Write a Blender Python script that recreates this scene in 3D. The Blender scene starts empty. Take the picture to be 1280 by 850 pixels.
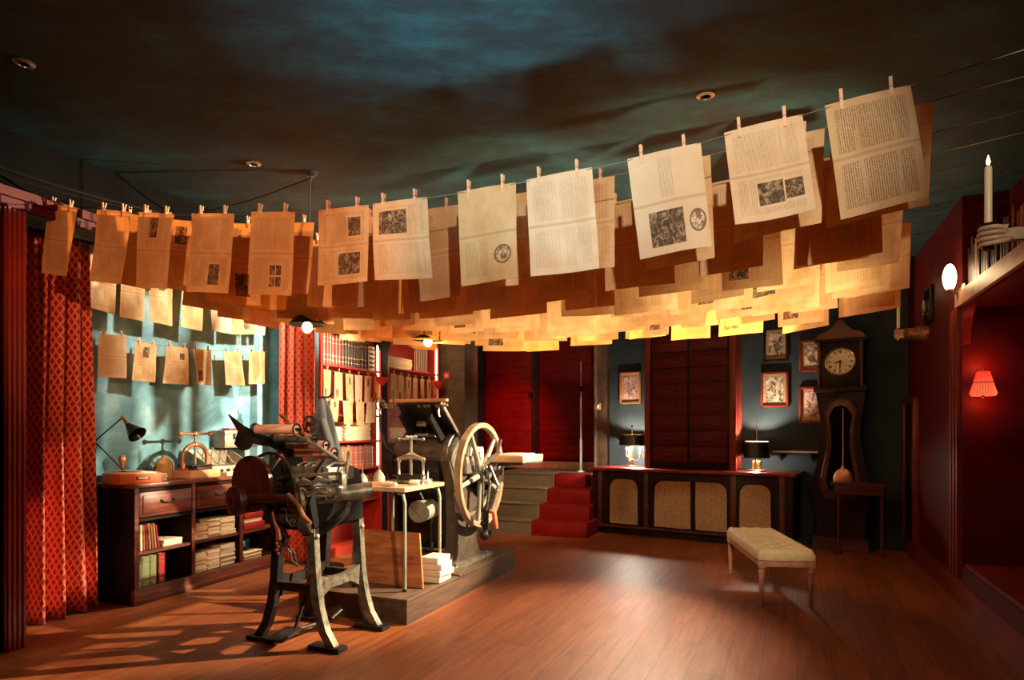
import bpy, bmesh, math, random
from mathutils import Vector, Matrix, Euler
random.seed(7)
C = bpy.context.scene.collection
R = math.radians
F = 800.0; H = 1.45
# ------------------------------------------------------------------ maths
def ray(px): return (px - 640) / F
def at(px, py, Y): return Vector((ray(px) * Y, Y, H - (py - 537) * Y / F))
def along(P, d, px):
    """distance along the plan line P + t d at which the sight line of column px meets it"""
    r = ray(px)
    return (P[1] * r - P[0]) / (d[0] - d[1] * r)
def L2(P, d, t, n=None, o=0):
    x = P[0] + d[0] * t; y = P[1] + d[1] * t
    if n: x += n[0] * o; y += n[1] * o
    return (x, y)
ORD = ['first', 'second', 'third', 'fourth', 'fifth', 'sixth', 'seventh', 'eighth', 'ninth', 'tenth', 'eleventh', 'twelfth', 'thirteenth', 'fourteenth', 'fifteenth', 'sixteenth', 'seventeenth', 'eighteenth', 'nineteenth', 'twentieth', 'twenty-first', 'twenty-second', 'twenty-third', 'twenty-fourth']
# ------------------------------------------------------------------ materials
def ramp(nt, fac, stops):
    r = nt.nodes.new('ShaderNodeValToRGB'); e = r.color_ramp.elements
    while len(e) < len(stops): e.new(0.5)
    for i, (p, c) in enumerate(stops): e[i].position = p; e[i].color = (*c, 1)
    nt.links.new(fac, r.inputs[0]); return r.outputs[0]
class NT:
    def __init__(s, name):
        s.m = bpy.data.materials.new(name); s.m.use_nodes = True
        s.t = s.m.node_tree; s.b = s.t.nodes['Principled BSDF']; s.out = s.t.nodes['Material Output']
    def n(s, kind, **kw):
        x = s.t.nodes.new(kind)
        for k, v in kw.items(): setattr(x, k, v)
        return x
    def set(s, sock, v):
        if isinstance(v, bpy.types.NodeSocket): s.t.links.new(v, sock)
        elif isinstance(v, (tuple, list)) and len(v) == 3 and sock.type == 'RGBA': sock.default_value = (*v, 1)
        else: sock.default_value = v
    def math(s, op, a, b=0.0, c=None):
        x = s.n('ShaderNodeMath', operation=op); s.set(x.inputs[0], a); s.set(x.inputs[1], b)
        if c is not None: s.set(x.inputs[2], c)
        return x.outputs[0]
    def mix(s, f, a, b, mode='MIX'):
        x = s.n('ShaderNodeMix', data_type='RGBA', blend_type=mode)
        s.set(x.inputs[0], f); s.set(x.inputs[6], a); s.set(x.inputs[7], b); return x.outputs[2]
    def coord(s, kind='Object', scale=(1, 1, 1), rot=(0, 0, 0)):
        c = s.n('ShaderNodeTexCoord'); m = s.n('ShaderNodeMapping')
        s.t.links.new(c.outputs[kind], m.inputs[0]); m.inputs['Scale'].default_value = scale; m.inputs['Rotation'].default_value = rot
        return m.outputs[0]
    def noise(s, vec, scale=5, detail=3, rough=.5, dist=0):
        x = s.n('ShaderNodeTexNoise'); s.set(x.inputs['Vector'], vec); x.inputs['Scale'].default_value = scale
        x.inputs['Detail'].default_value = detail; x.inputs['Roughness'].default_value = rough; x.inputs['Distortion'].default_value = dist
        return x.outputs[0]
    def bump(s, h, st=.2, d=.02):
        b = s.n('ShaderNodeBump'); b.inputs['Strength'].default_value = st; b.inputs['Distance'].default_value = d
        s.set(b.inputs['Height'], h); s.t.links.new(b.outputs[0], s.b.inputs['Normal'])
def plain(name, col, rough=.6, metal=0, var=.25, scale=8, bump=.1, col2=None, coordk='Object', sc=(1, 1, 1), lo=.35, hi=.68, spec=None):
    s = NT(name); v = s.coord(coordk, sc); f = s.noise(v, scale, 5, .6)
    c2 = col2 or tuple(c * (1 - var) for c in col)
    s.set(s.b.inputs['Base Color'], ramp(s.t, f, [(lo, c2), (hi, col)]))
    s.b.inputs['Roughness'].default_value = rough; s.b.inputs['Metallic'].default_value = metal
    if spec is not None: s.b.inputs['Specular IOR Level'].default_value = spec
    if bump: s.bump(f, bump, .01)
    return s.m
def emit(name, col, st):
    s = NT(name); s.set(s.b.inputs['Base Color'], col); s.set(s.b.inputs['Emission Color'], col); s.b.inputs['Emission Strength'].default_value = st
    return s.m
def wood(name, c1, c2, rough=.45, axis=0, sc=6, stretch=.12, spec=.5):
    s = NT(name); k = [1, 1, 1]; k[axis] = stretch
    v = s.coord('Object', tuple(k)); f = s.noise(v, sc * 4, 6, .65, .6); g = s.noise(v, sc, 2, .5)
    ff = s.math('ADD', s.math('MULTIPLY', f, .6), s.math('MULTIPLY', g, .4))
    s.set(s.b.inputs['Base Color'], ramp(s.t, ff, [(.36, c1), (.62, c2)])); s.b.inputs['Roughness'].default_value = rough; s.b.inputs['Specular IOR Level'].default_value = spec
    s.bump(f, .12, .01); return s.m
M = {}
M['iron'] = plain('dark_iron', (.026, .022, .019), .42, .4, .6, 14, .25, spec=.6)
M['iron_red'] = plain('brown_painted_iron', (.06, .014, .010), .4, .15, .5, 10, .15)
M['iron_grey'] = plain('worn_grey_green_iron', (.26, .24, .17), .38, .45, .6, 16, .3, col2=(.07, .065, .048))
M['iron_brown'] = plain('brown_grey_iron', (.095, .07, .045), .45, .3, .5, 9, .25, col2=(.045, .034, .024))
M['steel'] = plain('bare_steel', (.55, .52, .46), .28, .85, .35, 20, .1)
M['rim'] = plain('flywheel_tan_paint', (.36, .24, .14), .42, .15, .4, 7, .15, col2=(.18, .12, .07))
M['copper'] = plain('copper_bronze', (.62, .27, .13), .36, .6, .35, 12, .15)
M['brass'] = plain('brass', (.85, .58, .22), .25, .95, .3, 10, .05)
M['roll_pink'] = plain('pink_rubber', (.82, .40, .33), .5, 0, .2, 9, .05)
M['roll_cream'] = plain('cream_rubber', (.80, .56, .42), .5, 0, .25, 9, .05)
M['roll_green'] = plain('grey_green_rubber', (.28, .27, .20), .5, .1, .3, 12, .1)
M['mahog'] = wood('mahogany', (.055, .012, .007), (.20, .055, .025), .38, 1)
M['mahogx'] = wood('mahogany_across', (.030, .007, .004), (.11, .028, .013), .42, 0, spec=.3)
M['darkwood'] = wood('dark_walnut', (.008, .0035, .0025), (.024, .009, .005), .5, 2, spec=.12)
M['board'] = wood('orange_brown_board', (.22, .05, .015), (.62, .22, .07), .5, 0, 7)
M['lightwood'] = wood('light_pine', (.42, .20, .09), (.70, .42, .22), .55, 0)
M['platform'] = wood('stained_platform_wood', (.05, .026, .016), (.13, .075, .045), .55, 1, 5)
M['tabletop'] = wood('pale_table_wood', (.30, .19, .10), (.52, .36, .21), .5, 1)
M['red'] = plain('deep_red_paint', (.24, .006, .006), .55, 0, .35, 5, .06, spec=.2)
M['redshelf'] = plain('red_shelf_paint', (.42, .030, .014), .4, 0, .25, 6, .05)
M['redwall'] = plain('dark_red_wall', (.085, .003, .004), .55, 0, .3, 4, .08, spec=.2)
M['redtrim'] = plain('red_stained_trim', (.20, .022, .012), .45, 0, .4, 6, .08, spec=.3)
M['blackwall'] = plain('black_wall', (.004, .0035, .0035), .9, 0, .4, 4, .08, spec=.05)
M['brownwall'] = plain('mottled_brown_wall', (.17, .10, .06), .65, 0, .45, 7, .2, col2=(.08, .055, .035))
M['greywall'] = plain('blue_grey_wall', (.027, .039, .045), .8, 0, .35, 4, .15, spec=.15)
M['cream'] = plain('cream_candle_wax', (.80, .70, .52), .4, 0, .1, 6, .03)
M['plaster'] = plain('ivory_painted_plaster', (.50, .36, .26), .4, 0, .3, 9, .12)
M['carved'] = plain('gilded_carved_sleeve', (.42, .17, .06), .4, .4, .7, 40, .8, col2=(.06, .012, .01))
M['skin'] = plain('painted_flesh', (.55, .30, .20), .45, 0, .25, 12, .1)
M['black'] = plain('black_enamel', (.012, .011, .011), .3, .2, .3, 8, .03)
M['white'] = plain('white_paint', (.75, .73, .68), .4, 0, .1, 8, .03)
M['cloth'] = plain('grey_cloth', (.055, .058, .058), .85, 0, .3, 7, .2)
M['string'] = plain('grey_string', (.16, .14, .11), .8, 0, .1, 30, 0)
M['cable'] = plain('black_cable', (.02, .02, .02), .35, 0, .1, 30, 0)
M['pin'] = plain('clothespin_wood', (.72, .42, .25), .6, 0, .2, 30, .05)
M['sheet'] = plain('stacked_paper', (.82, .66, .42), .75, 0, .22, 60, .3, sc=(.1, .1, 1))
M['sheetw'] = plain('white_paper', (.66, .57, .42), .7, 0, .1, 30, .1)
M['orangebox'] = plain('orange_cardboard', (.55, .10, .025), .55, 0, .15, 6, .05)
M['carpet'] = plain('olive_stair_carpet', (.20, .155, .085), .95, 0, .4, 45, .5, col2=(.11, .085, .045))
M['beigepanel'] = plain('beige_fabric_panel', (.42, .26, .13), .8, 0, .3, 30, .2, col2=(.26, .16, .075))
M['velvet'] = plain('beige_velvet', (.50, .40, .22), .7, 0, .2, 14, .05)
M['pinkwood'] = plain('limed_pink_wood', (.48, .24, .16), .45, 0, .35, 12, .15)
M['greybox'] = plain('grey_beige_tin', (.36, .33, .25), .45, .3, .25, 10, .1)
M['bookred'] = plain('red_leather', (.33, .02, .015), .42, 0, .3, 20, .1)
M['bookdark'] = plain('dark_leather', (.05, .014, .012), .42, 0, .3, 20, .1)
M['bookbrown'] = plain('tan_leather', (.33, .15, .06), .5, 0, .4, 20, .15)
M['bookgreen'] = plain('green_cloth_cover', (.16, .20, .08), .55, 0, .3, 20, .1)
M['gold'] = plain('gold_tooling', (.75, .48, .16), .3, .8, .2, 20, .02)
M['mirror'] = plain('dim_glass', (.05, .05, .05), .08, .9, .2, 3, 0)
M['pot'] = plain('golden_straw_pot', (.62, .36, .13), .6, 0, .3, 30, .3, sc=(6, 6, .4))
M['dial'] = plain('enamel_dial', (.80, .72, .55), .35, 0, .1, 8, .02)
M['callred'] = plain('red_plastic', (.75, .04, .03), .35, 0, .05, 8, .0)
M['bulb'] = emit('glowing_warm_bulb', (1, .62, .26), 26)
M['flame'] = emit('candle_flame', (1, .62, .25), 14)
M['globe'] = emit('glowing_globe', (1, .80, .45), 9)
M['led'] = emit('white_led_strip', (1, .80, .55), 9)
M['filament'] = emit('small_candle_bulb', (1, .7, .36), 10)
def ceiling_mat():
    s = NT('mottled_teal_ceiling'); v = s.coord('Object', (.8, 1.5, 1))
    f = s.noise(v, 2.6, 9, .72, .15); g = s.noise(v, .9, 3, .5)
    f = s.math('ADD', s.math('MULTIPLY', f, .7), s.math('MULTIPLY', g, .3))
    s.set(s.b.inputs['Base Color'], ramp(s.t, f, [(.38, (.002, .007, .009)), (.50, (.003, .025, .032)), (.64, (.008, .072, .088))]))
    s.b.inputs['Roughness'].default_value = .75; s.bump(f, .15, .02); return s.m
def cyan_mat():
    s = NT('mottled_blue_green_wall'); v = s.coord('Object', (1, 1, 1))
    f = s.noise(v, 2.6, 9, .7, .5)
    s.set(s.b.inputs['Base Color'], ramp(s.t, f, [(.36, (.07, .20, .26)), (.5, (.12, .31, .38)), (.64, (.24, .43, .46))]))
    s.b.inputs['Roughness'].default_value = .7; s.bump(f, .1, .02); return s.m
def floor_mat():
    s = NT('orange_plank_floor'); v = s.coord('Object', (1, 1, 1), (0, 0, R(-66)))
    b = s.n('ShaderNodeTexBrick'); s.set(b.inputs['Vector'], v); b.offset = .37; b.inputs['Scale'].default_value = 1
    b.inputs['Brick Width'].default_value = 1.5; b.inputs['Row Height'].default_value = .20; b.inputs['Mortar Size'].default_value = .003
    b.inputs['Mortar Smooth'].default_value = .3
    s.set(b.inputs['Color1'], (.33, .105, .032)); s.set(b.inputs['Color2'], (.24, .068, .020)); s.set(b.inputs['Mortar'], (.12, .04, .015))
    w = s.coord('Object', (.5, 9, 1), (0, 0, R(-66)))
    m = s.n('ShaderNodeTexCoord'); mp = s.n('ShaderNodeMapping'); mp.inputs['Rotation'].default_value = (0, 0, R(-66)); s.t.links.new(m.outputs['Object'], mp.inputs[0])
    mp2 = s.n('ShaderNodeMapping'); mp2.inputs['Scale'].default_value = (.6, 8, 1); s.t.links.new(mp.outputs[0], mp2.inputs[0])
    g = s.noise(mp2.outputs[0], 3.2, 7, .65, .5)
    gr = ramp(s.t, g, [(.3, (.55, .45, .38)), (.68, (1.15, 1.1, 1.05))])
    s.set(s.b.inputs['Base Color'], s.mix(1.0, b.outputs[0], gr, 'MULTIPLY'))
    s.b.inputs['Roughness'].default_value = .46; s.b.inputs['Specular IOR Level'].default_value = .4
    bm_ = s.math('SUBTRACT', s.math('MULTIPLY', g, .25), b.outputs['Fac']); s.bump(bm_, .25, .004)
    return s.m
def curtain_mat(dark):
    """damask: a lattice of lozenges on red; UV in metres"""
    s = NT('red_damask_' + ('small' if dark else 'large')); c = s.n('ShaderNodeTexCoord'); sp = s.n('ShaderNodeSeparateXYZ'); s.t.links.new(c.outputs['UV'], sp.inputs[0])
    k = 1 / .058 if not dark else 1 / .060
    u = s.math('MULTIPLY', sp.outputs[0], k); v = s.math('MULTIPLY', sp.outputs[1], k * .72)
    a = s.math('ADD', u, v); b = s.math('SUBTRACT', u, v)
    fa = s.math('ABSOLUTE', s.math('SUBTRACT', s.math('FRACT', a), .5)); fb = s.math('ABSOLUTE', s.math('SUBTRACT', s.math('FRACT', b), .5))
    mx = s.math('MAXIMUM', fa, fb)
    if dark: f = s.math('GREATER_THAN', mx, .27)
    else: f = s.math('GREATER_THAN', mx, .34)
    nz = s.noise(c.outputs['UV'], 60, 3, .6)
    f = s.math('MULTIPLY', f, s.math('ADD', nz, .45))
    lo, hi = ((.30, .012, .008), (.72, .085, .028)) if dark else ((.26, .010, .008), (.85, .17, .08))
    s.set(s.b.inputs['Base Color'], s.mix(f, lo, hi)); s.b.inputs['Roughness'].default_value = .6; s.b.inputs['Sheen Weight'].default_value = .25
    return s.m
def paper_mat(name, rects=(), blank=(), tone=0.0, text=.30, oval=None):
    """printed sheet: two blocks of fine upright text lines, a fold across the middle, stains, engravings at rects (u0,v0,u1,v1)"""
    s = NT(name); c = s.n('ShaderNodeTexCoord'); uv = c.outputs['UV']; sp = s.n('ShaderNodeSeparateXYZ'); s.t.links.new(uv, sp.inputs[0]); u, v = sp.outputs[0], sp.outputs[1]
    oi = s.n('ShaderNodeObjectInfo'); rnd = oi.outputs['Random']
    def inside(r, e=0):
        a = s.math('GREATER_THAN', u, r[0]); b = s.math('LESS_THAN', u, r[2]); cc = s.math('GREATER_THAN', v, r[1]); d = s.math('LESS_THAN', v, r[3])
        return s.math('MULTIPLY', s.math('MULTIPLY', a, b), s.math('MULTIPLY', cc, d))
    off = s.n('ShaderNodeVectorMath', operation='ADD'); s.t.links.new(uv, off.inputs[0]); cx = s.n('ShaderNodeCombineXYZ')
    s.set(cx.inputs[0], s.math('MULTIPLY', rnd, 9.0)); s.set(cx.inputs[1], s.math('MULTIPLY', rnd, 5.0)); s.t.links.new(cx.outputs[0], off.inputs[1])
    vec = off.outputs[0]
    st = s.noise(vec, 2.2, 4, .55)
    base = ramp(s.t, st, [(.32, (.66, .38, .16)), (.55, (.82, .58, .32)), (.72, (.90, .72, .46))])
    base = s.mix(s.math('MULTIPLY', s.math('GREATER_THAN', s.math('FRACT', s.math('MULTIPLY', rnd, 7.3)), .5), .35), base, (.72, .47, .22))
    if tone: base = s.mix(abs(tone), base, (.95, .86, .70) if tone > 0 else (.60, .33, .14))
    # fold
    fd = s.math('ABSOLUTE', s.math('SUBTRACT', v, .5)); fold = s.math('MULTIPLY', s.math('SUBTRACT', 1.0, s.math('MINIMUM', s.math('DIVIDE', fd, .022), 1.0)), .45)
    base = s.mix(fold, base, (.42, .20, .08))
    # text
    st2 = s.n('ShaderNodeMapping'); st2.inputs['Scale'].default_value = (1, .05, 1); s.t.links.new(vec, st2.inputs[0])
    line = s.math('GREATER_THAN', s.math('SINE', s.math('MULTIPLY', u, 230.0)), -.1)
    words = s.noise(vec, 75, 1, .5); wm = s.math('GREATER_THAN', words, .42)
    colz = s.noise(st2.outputs[0], 9, 2, .5); cz = s.math('GREATER_THAN', colz, .40)
    t = s.math('MULTIPLY', s.math('MULTIPLY', line, wm), s.math('ADD', s.math('MULTIPLY', cz, .7), .3))
    area = s.math('ADD', inside((.09, .07, .91, .455)), inside((.09, .545, .91, .93)))
    for b in blank: area = s.math('MULTIPLY', area, s.math('SUBTRACT', 1.0, inside(b)))
    eng = None
    for r in rects:
        pad = (r[0] - .03, r[1] - .03, r[2] + .03, r[3] + .03)
        area = s.math('MULTIPLY', area, s.math('SUBTRACT', 1.0, inside(pad)))
    base = s.mix(s.math('MULTIPLY', s.math('MULTIPLY', t, area), text), base, (.10, .055, .03))
    en = s.noise(vec, 13, 5, .75, 1.2); ef = ramp(s.t, en, [(.42, (.03, .02, .015)), (.50, (.12, .08, .05)), (.62, (.50, .36, .22))])
    for r in rects:
        base = s.mix(s.math('MULTIPLY', inside(r), .92), base, ef)
    if oval:
        du = s.math('DIVIDE', s.math('SUBTRACT', u, oval[0]), oval[2]); dv = s.math('DIVIDE', s.math('SUBTRACT', v, oval[1]), oval[3])
        d = s.math('SQRT', s.math('ADD', s.math('MULTIPLY', du, du), s.math('MULTIPLY', dv, dv)))
        ring = s.math('MULTIPLY', s.math('LESS_THAN', d, 1.0), s.math('MAXIMUM', s.math('GREATER_THAN', d, .82), s.math('GREATER_THAN', en, .5)))
        base = s.mix(s.math('MULTIPLY', ring, .8), base, (.10, .06, .04))
    tr = s.n('ShaderNodeBsdfTranslucent'); s.set(tr.inputs[0], s.mix(1.0, base, (1.0, .40, .09), 'MULTIPLY'))
    df = s.n('ShaderNodeBsdfDiffuse'); s.set(df.inputs[0], base)
    mx = s.n('ShaderNodeMixShader'); mx.inputs[0].default_value = .36
    s.t.links.new(df.outputs[0], mx.inputs[1]); s.t.links.new(tr.outputs[0], mx.inputs[2]); s.t.links.new(mx.outputs[0], s.out.inputs[0])
    return s.m
def print_mat(name, paper=(.62, .50, .34), ink=(.05, .035, .03), sc=9):
    s = NT(name); v = s.coord('Object'); oi = s.n('ShaderNodeObjectInfo'); off = s.n('ShaderNodeVectorMath', operation='ADD')
    s.t.links.new(v, off.inputs[0]); cx = s.n('ShaderNodeCombineXYZ'); s.set(cx.inputs[0], s.math('MULTIPLY', oi.outputs['Random'], 20.)); s.t.links.new(cx.outputs[0], off.inputs[1])
    f = s.noise(off.outputs[0], sc, 6, .7, 1.5); s.set(s.b.inputs['Base Color'], ramp(s.t, f, [(.42, ink), (.5, tuple((a + b) / 2 for a, b in zip(paper, ink))), (.58, paper)]))
    s.b.inputs['Roughness'].default_value = .5; return s.m
M['ceil'] = ceiling_mat(); M['cyan'] = cyan_mat(); M['floor'] = floor_mat(); M['curtL'] = curtain_mat(False); M['curtR'] = curtain_mat(True)
M['print'] = print_mat('engraving_print'); M['printpink'] = print_mat('pink_engraving', (.62, .40, .33), (.12, .06, .05), 14)
# ------------------------------------------------------------------ mesh builder
class MB:
    def __init__(s): s.b = bmesh.new(); s.uv = None
    def _x(s, vs, mat): 
        if mat is not None: bmesh.ops.transform(s.b, matrix=mat, verts=vs)
    def box(s, c, size, rot=None, bev=0, taper=None, mi=0):
        g = bmesh.ops.create_cube(s.b, size=1); vs = g['verts']
        for v in vs:
            k = 1.0
            if taper and v.co.z > 0: k = taper
            v.co = Vector((v.co.x * size[0] * k, v.co.y * size[1] * k, v.co.z * size[2]))
        fs = {f for v in vs for f in v.link_faces}
        for f in fs: f.material_index = mi
        if bev:
            es = list({e for v in vs for e in v.link_edges})
            r = bmesh.ops.bevel(s.b, geom=es, offset=bev, segments=2, affect='EDGES', profile=.5)
            vs = list({v for f in r['faces'] for v in f.verts} | {v for v in vs if v.is_valid})
            for f in {f for v in vs for f in v.link_faces}: f.material_index = mi
        m = Matrix.Translation(Vector(c))
        if rot: m = m @ Euler(rot).to_matrix().to_4x4()
        s._x(vs, m); return s
    def bx(s, x0, x1, y0, y1, z0, z1, bev=0, mi=0): return s.box(((x0 + x1) / 2, (y0 + y1) / 2, (z0 + z1) / 2), (abs(x1 - x0), abs(y1 - y0), abs(z1 - z0)), None, bev, None, mi)
    def cyl(s, p0, p1, r0, r1=None, n=16, cap=True, mi=0):
        p0, p1 = Vector(p0), Vector(p1); d = p1 - p0; L = d.length
        g = bmesh.ops.create_cone(s.b, cap_ends=cap, segments=n, radius1=r0, radius2=r0 if r1 is None else r1, depth=L)
        m = Matrix.Translation((p0 + p1) / 2) @ d.to_track_quat('Z', 'Y').to_matrix().to_4x4()
        for f in {f for v in g['verts'] for f in v.link_faces}:
            f.material_index = mi
            if len(f.verts) == 4: f.smooth = True
        s._x(g['verts'], m); return s
    def tube(s, pts, r, n=8, closed=False, mi=0):
        pts = [Vector(p) for p in pts]; N = len(pts); rings = []; rr = r if isinstance(r, (list, tuple)) else [r] * N
        up = None
        for i, p in enumerate(pts):
            if closed: t = pts[(i + 1) % N] - pts[i - 1]
            else: t = (pts[min(i + 1, N - 1)] - pts[max(i - 1, 0)])
            t.normalize()
            if up is None: up = Vector((0, 0, 1)) if abs(t.z) < .9 else Vector((1, 0, 0))
            a = t.cross(up)
            if a.length < 1e-4: a = t.cross(Vector((1, 0, 0)))
            a.normalize(); b_ = a.cross(t).normalized(); up = b_
            rings.append([s.b.verts.new(p + (a * math.cos(2 * math.pi * k / n) + b_ * math.sin(2 * math.pi * k / n)) * rr[i]) for k in range(n)])
        for i in range(N if closed else N - 1):
            A, B = rings[i], rings[(i + 1) % N]
            for k in range(n):
                f = s.b.faces.new((A[k], A[(k + 1) % n], B[(k + 1) % n], B[k])); f.smooth = True; f.material_index = mi
        if not closed:
            f = s.b.faces.new(rings[0][::-1]); f.material_index = mi; f = s.b.faces.new(rings[-1]); f.material_index = mi
        return s
    def lathe(s, prof, c=(0, 0, 0), n=24, axis=None, mi=0, sx=1, sy=1):
        rings = []; vs = []
        for r, z in prof:
            ring = [s.b.verts.new((r * sx * math.cos(2 * math.pi * k / n), r * sy * math.sin(2 * math.pi * k / n), z)) for k in range(n)]
            rings.append(ring); vs += ring
        for A, B in zip(rings, rings[1:]):
            for k in range(n):
                f = s.b.faces.new((A[k], A[(k + 1) % n], B[(k + 1) % n], B[k])); f.smooth = True; f.material_index = mi
        for ring, rv in ((rings[0], True), (rings[-1], False)):
            if prof[0 if rv else -1][0] > 1e-4:
                f = s.b.faces.new(ring[::-1] if rv else ring); f.material_index = mi
        m = Matrix.Translation(Vector(c))
        if axis is not None: m = m @ Vector(axis).to_track_quat('Z', 'Y').to_matrix().to_4x4()
        s._x(vs, m); return s
    def prism(s, poly, a0, a1, plane='yz', mi=0):
        """polygon in a plane ('yz': extruded along x, 'xz': along y, 'xy': along z)"""
        def P(p, a): return {'yz': (a, p[0], p[1]), 'xz': (p[0], a, p[1]), 'xy': (p[0], p[1], a)}[plane]
        A = [s.b.verts.new(P(p, a0)) for p in poly]; B = [s.b.verts.new(P(p, a1)) for p in poly]
        fs = [s.b.faces.new(A), s.b.faces.new(B[::-1])]
        n = len(poly)
        for k in range(n): fs.append(s.b.faces.new((A[k], B[k], B[(k + 1) % n], A[(k + 1) % n])))
        for f in fs: f.material_index = mi
        bmesh.ops.recalc_face_normals(s.b, faces=fs); return s
    def ring(s, c, Rr, r, axis='x', n=32, m=8, w=None):
        pts = []
        for k in range(n):
            a = 2 * math.pi * k / n; u, v = Rr * math.cos(a), Rr * math.sin(a)
            pts.append({'x': (c[0], c[1] + u, c[2] + v), 'y': (c[0] + u, c[1], c[2] + v), 'z': (c[0] + u, c[1] + v, c[2])}[axis])
        return s.tube(pts, r, m, True)
    def ball(s, c, r, sx=1, sy=1, sz=1, n=16, mi=0):
        g = bmesh.ops.create_uvsphere(s.b, u_segments=n, v_segments=max(6, n // 2), radius=r)
        for f in {f for v in g['verts'] for f in v.link_faces}: f.smooth = True; f.material_index = mi
        s._x(g['verts'], Matrix.Translation(Vector(c)) @ Matrix.Diagonal((sx, sy, sz, 1))); return s
    def build(s, name, mat, parent=None, loc=None, rz=0, **props):
        me = bpy.data.meshes.new(name); s.b.normal_update(); s.b.to_mesh(me); s.b.free(); me.set_sharp_from_angle(angle=R(38))
        for m in (mat if isinstance(mat, (list, tuple)) else [mat]): me.materials.append(M[m] if isinstance(m, str) else m)
        o = bpy.data.objects.new(name, me); C.objects.link(o)
        if parent: o.parent = parent
        if loc: o.location = loc
        if rz: o.rotation_euler = (0, 0, rz)
        for k, v in props.items(): o[k] = v
        return o
def T(name, label, cat, loc=(0, 0, 0), rz=0, group=None):
    o = bpy.data.objects.new(name, None); C.objects.link(o); o.location = loc; o.rotation_euler = (0, 0, rz)
    o.empty_display_size = .1; o['label'] = label; o['category'] = cat
    if group: o['group'] = group
    return o
def tag(o, label, cat, group=None):
    o['label'] = label; o['category'] = cat
    if group: o['group'] = group
    return o
def struct(name, mb, mat, loc=None, rz=0): return mb.build(name, mat, None, loc, rz, kind='structure')
def seg(mb, p0, p1, n, th, z0, z1, mi=0):
    """wall box from p0 to p1 in plan, thickness th towards n"""
    q = [p0, p1, (p1[0] + n[0] * th, p1[1] + n[1] * th), (p0[0] + n[0] * th, p0[1] + n[1] * th)]
    mb.prism(q, z0, z1, 'xy', mi)
def copy_tree(o, parent=None):
    c = o.copy(); C.objects.link(c)
    if parent: c.parent = parent
    for ch in list(o.children): copy_tree(ch, c)
    return c
def light(kind, loc, power, col, size=.1, target=None, spot=60, blend=.3, name=None):
    d = bpy.data.lights.new(name or kind.lower() + '_light', kind); d.energy = power; d.color = col
    if kind in ('POINT', 'SPOT'): d.shadow_soft_size = size
    if kind == 'SPOT': d.spot_size = R(spot); d.spot_blend = blend
    if kind == 'AREA': d.size = size
    o = bpy.data.objects.new(d.name, d); C.objects.link(o); o.location = loc
    if target is not None: o.rotation_euler = (Vector(target) - Vector(loc)).to_track_quat('-Z', 'Y').to_euler()
    return o
# ------------------------------------------------------------------ plan
dl = (.380, .925); nl = (-.925, .380); el = (.925, -.380); AL = R(-22.3)
LP = (-2.14, 7.0)                      # left wall face
dr = (.385, .923); nr = (.923, -.385); RP = (3.1, 3.76); AR = math.atan2(-.385, .923)
db = (.848, -.530); nb = (.530, .848); BP = (1.46, 9.6); AB = math.atan2(-.53, .848)
dc = (.340, .940); nc = (-.940, .340); CP = (-3.10, 5.25); AC = math.atan2(-.34, .94)
CZ = 3.4
# ------------------------------------------------------------------ shell
mb = MB(); mb.bx(-9, 9, -3, 14.5, -.1, 0); struct('floor', mb, 'floor')
mb = MB(); mb.bx(-9, 9, -3, 14.5, CZ, CZ + .1); struct('ceiling', mb, 'ceil')
mb = MB(); seg(mb, L2(LP, dl, -10.6), L2(LP, dl, -3.36), nl, .5, 0, CZ); seg(mb, L2(LP, dl, -3.07), L2(LP, dl, -2.95), nl, 1.1, 0, CZ); seg(mb, L2(LP, dl, -3.36), L2(LP, dl, -3.07), nl, .3, 2.42, CZ)
seg(mb, L2(LP, dl, -2.95), L2(LP, dl, .06), nl, .12, 2.97, CZ); seg(mb, L2(LP, dl, -3.36, nl, .4), L2(LP, dl, -3.07, nl, .4), nl, .1, 0, CZ)
struct('wall_left', mb, 'redwall')
mb = MB(); seg(mb, L2(LP, dl, -10.6, el, .012), L2(LP, dl, 2.8, el, .012), nl, .01, 3.0, CZ); struct('wall_left_dark_strip', mb, 'blackwall')  # black strip added over the upper wall so it stays dark under the lamps
mb = MB(); ap = (-3.56, 5.44); seg(mb, L2(ap, dl, -1.4), L2(ap, dl, 2.3), nl, .12, 0, CZ); struct('wall_alcove', mb, 'cyan')
mb = MB(); seg(mb, (-2.14, 7.05), (-2.80, 7.33), (.38, .925), .02, 0, CZ); struct('wall_alcove_side', mb, 'cyan')
mb = MB(); seg(mb, L2(LP, dl, .03, nl, .40), L2(LP, dl, 2.8, nl, .40), nl, .1, 0, CZ); seg(mb, L2(LP, dl, .03), L2(LP, dl, 2.8), nl, .40, 2.78, CZ); struct('wall_bookcases', mb, 'redwall')
# brown pier beside the bookcases, dark passage, landing wall
mb = MB(); seg(mb, (-1.08, 9.58), (-.70, 9.43), (.38, .925), .45, 0, CZ); struct('wall_pier', mb, 'brownwall')
mb = MB(); seg(mb, (-2.6, 12.45), (2.6, 10.33), (.38, .925), .15, 0, CZ); seg(mb, (-1.3, 9.9), (-.7, 11.7), (-.9, .3), .1, 0, CZ); struct('wall_landing', mb, 'greywall')
mb = MB(); seg(mb, (1.27, 9.84), (1.47, 9.61), nb, .12, 0, CZ); seg(mb, (1.26, 9.82), (1.98, 11.55), (.925, -.38), .1, 0, CZ); struct('wall_stair_side', mb, 'brownwall')
mb = MB(); seg(mb, L2(BP, db, 0), L2(BP, db, 4.3), nb, .12, 0, CZ); struct('wall_back', mb, 'greywall')
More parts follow.
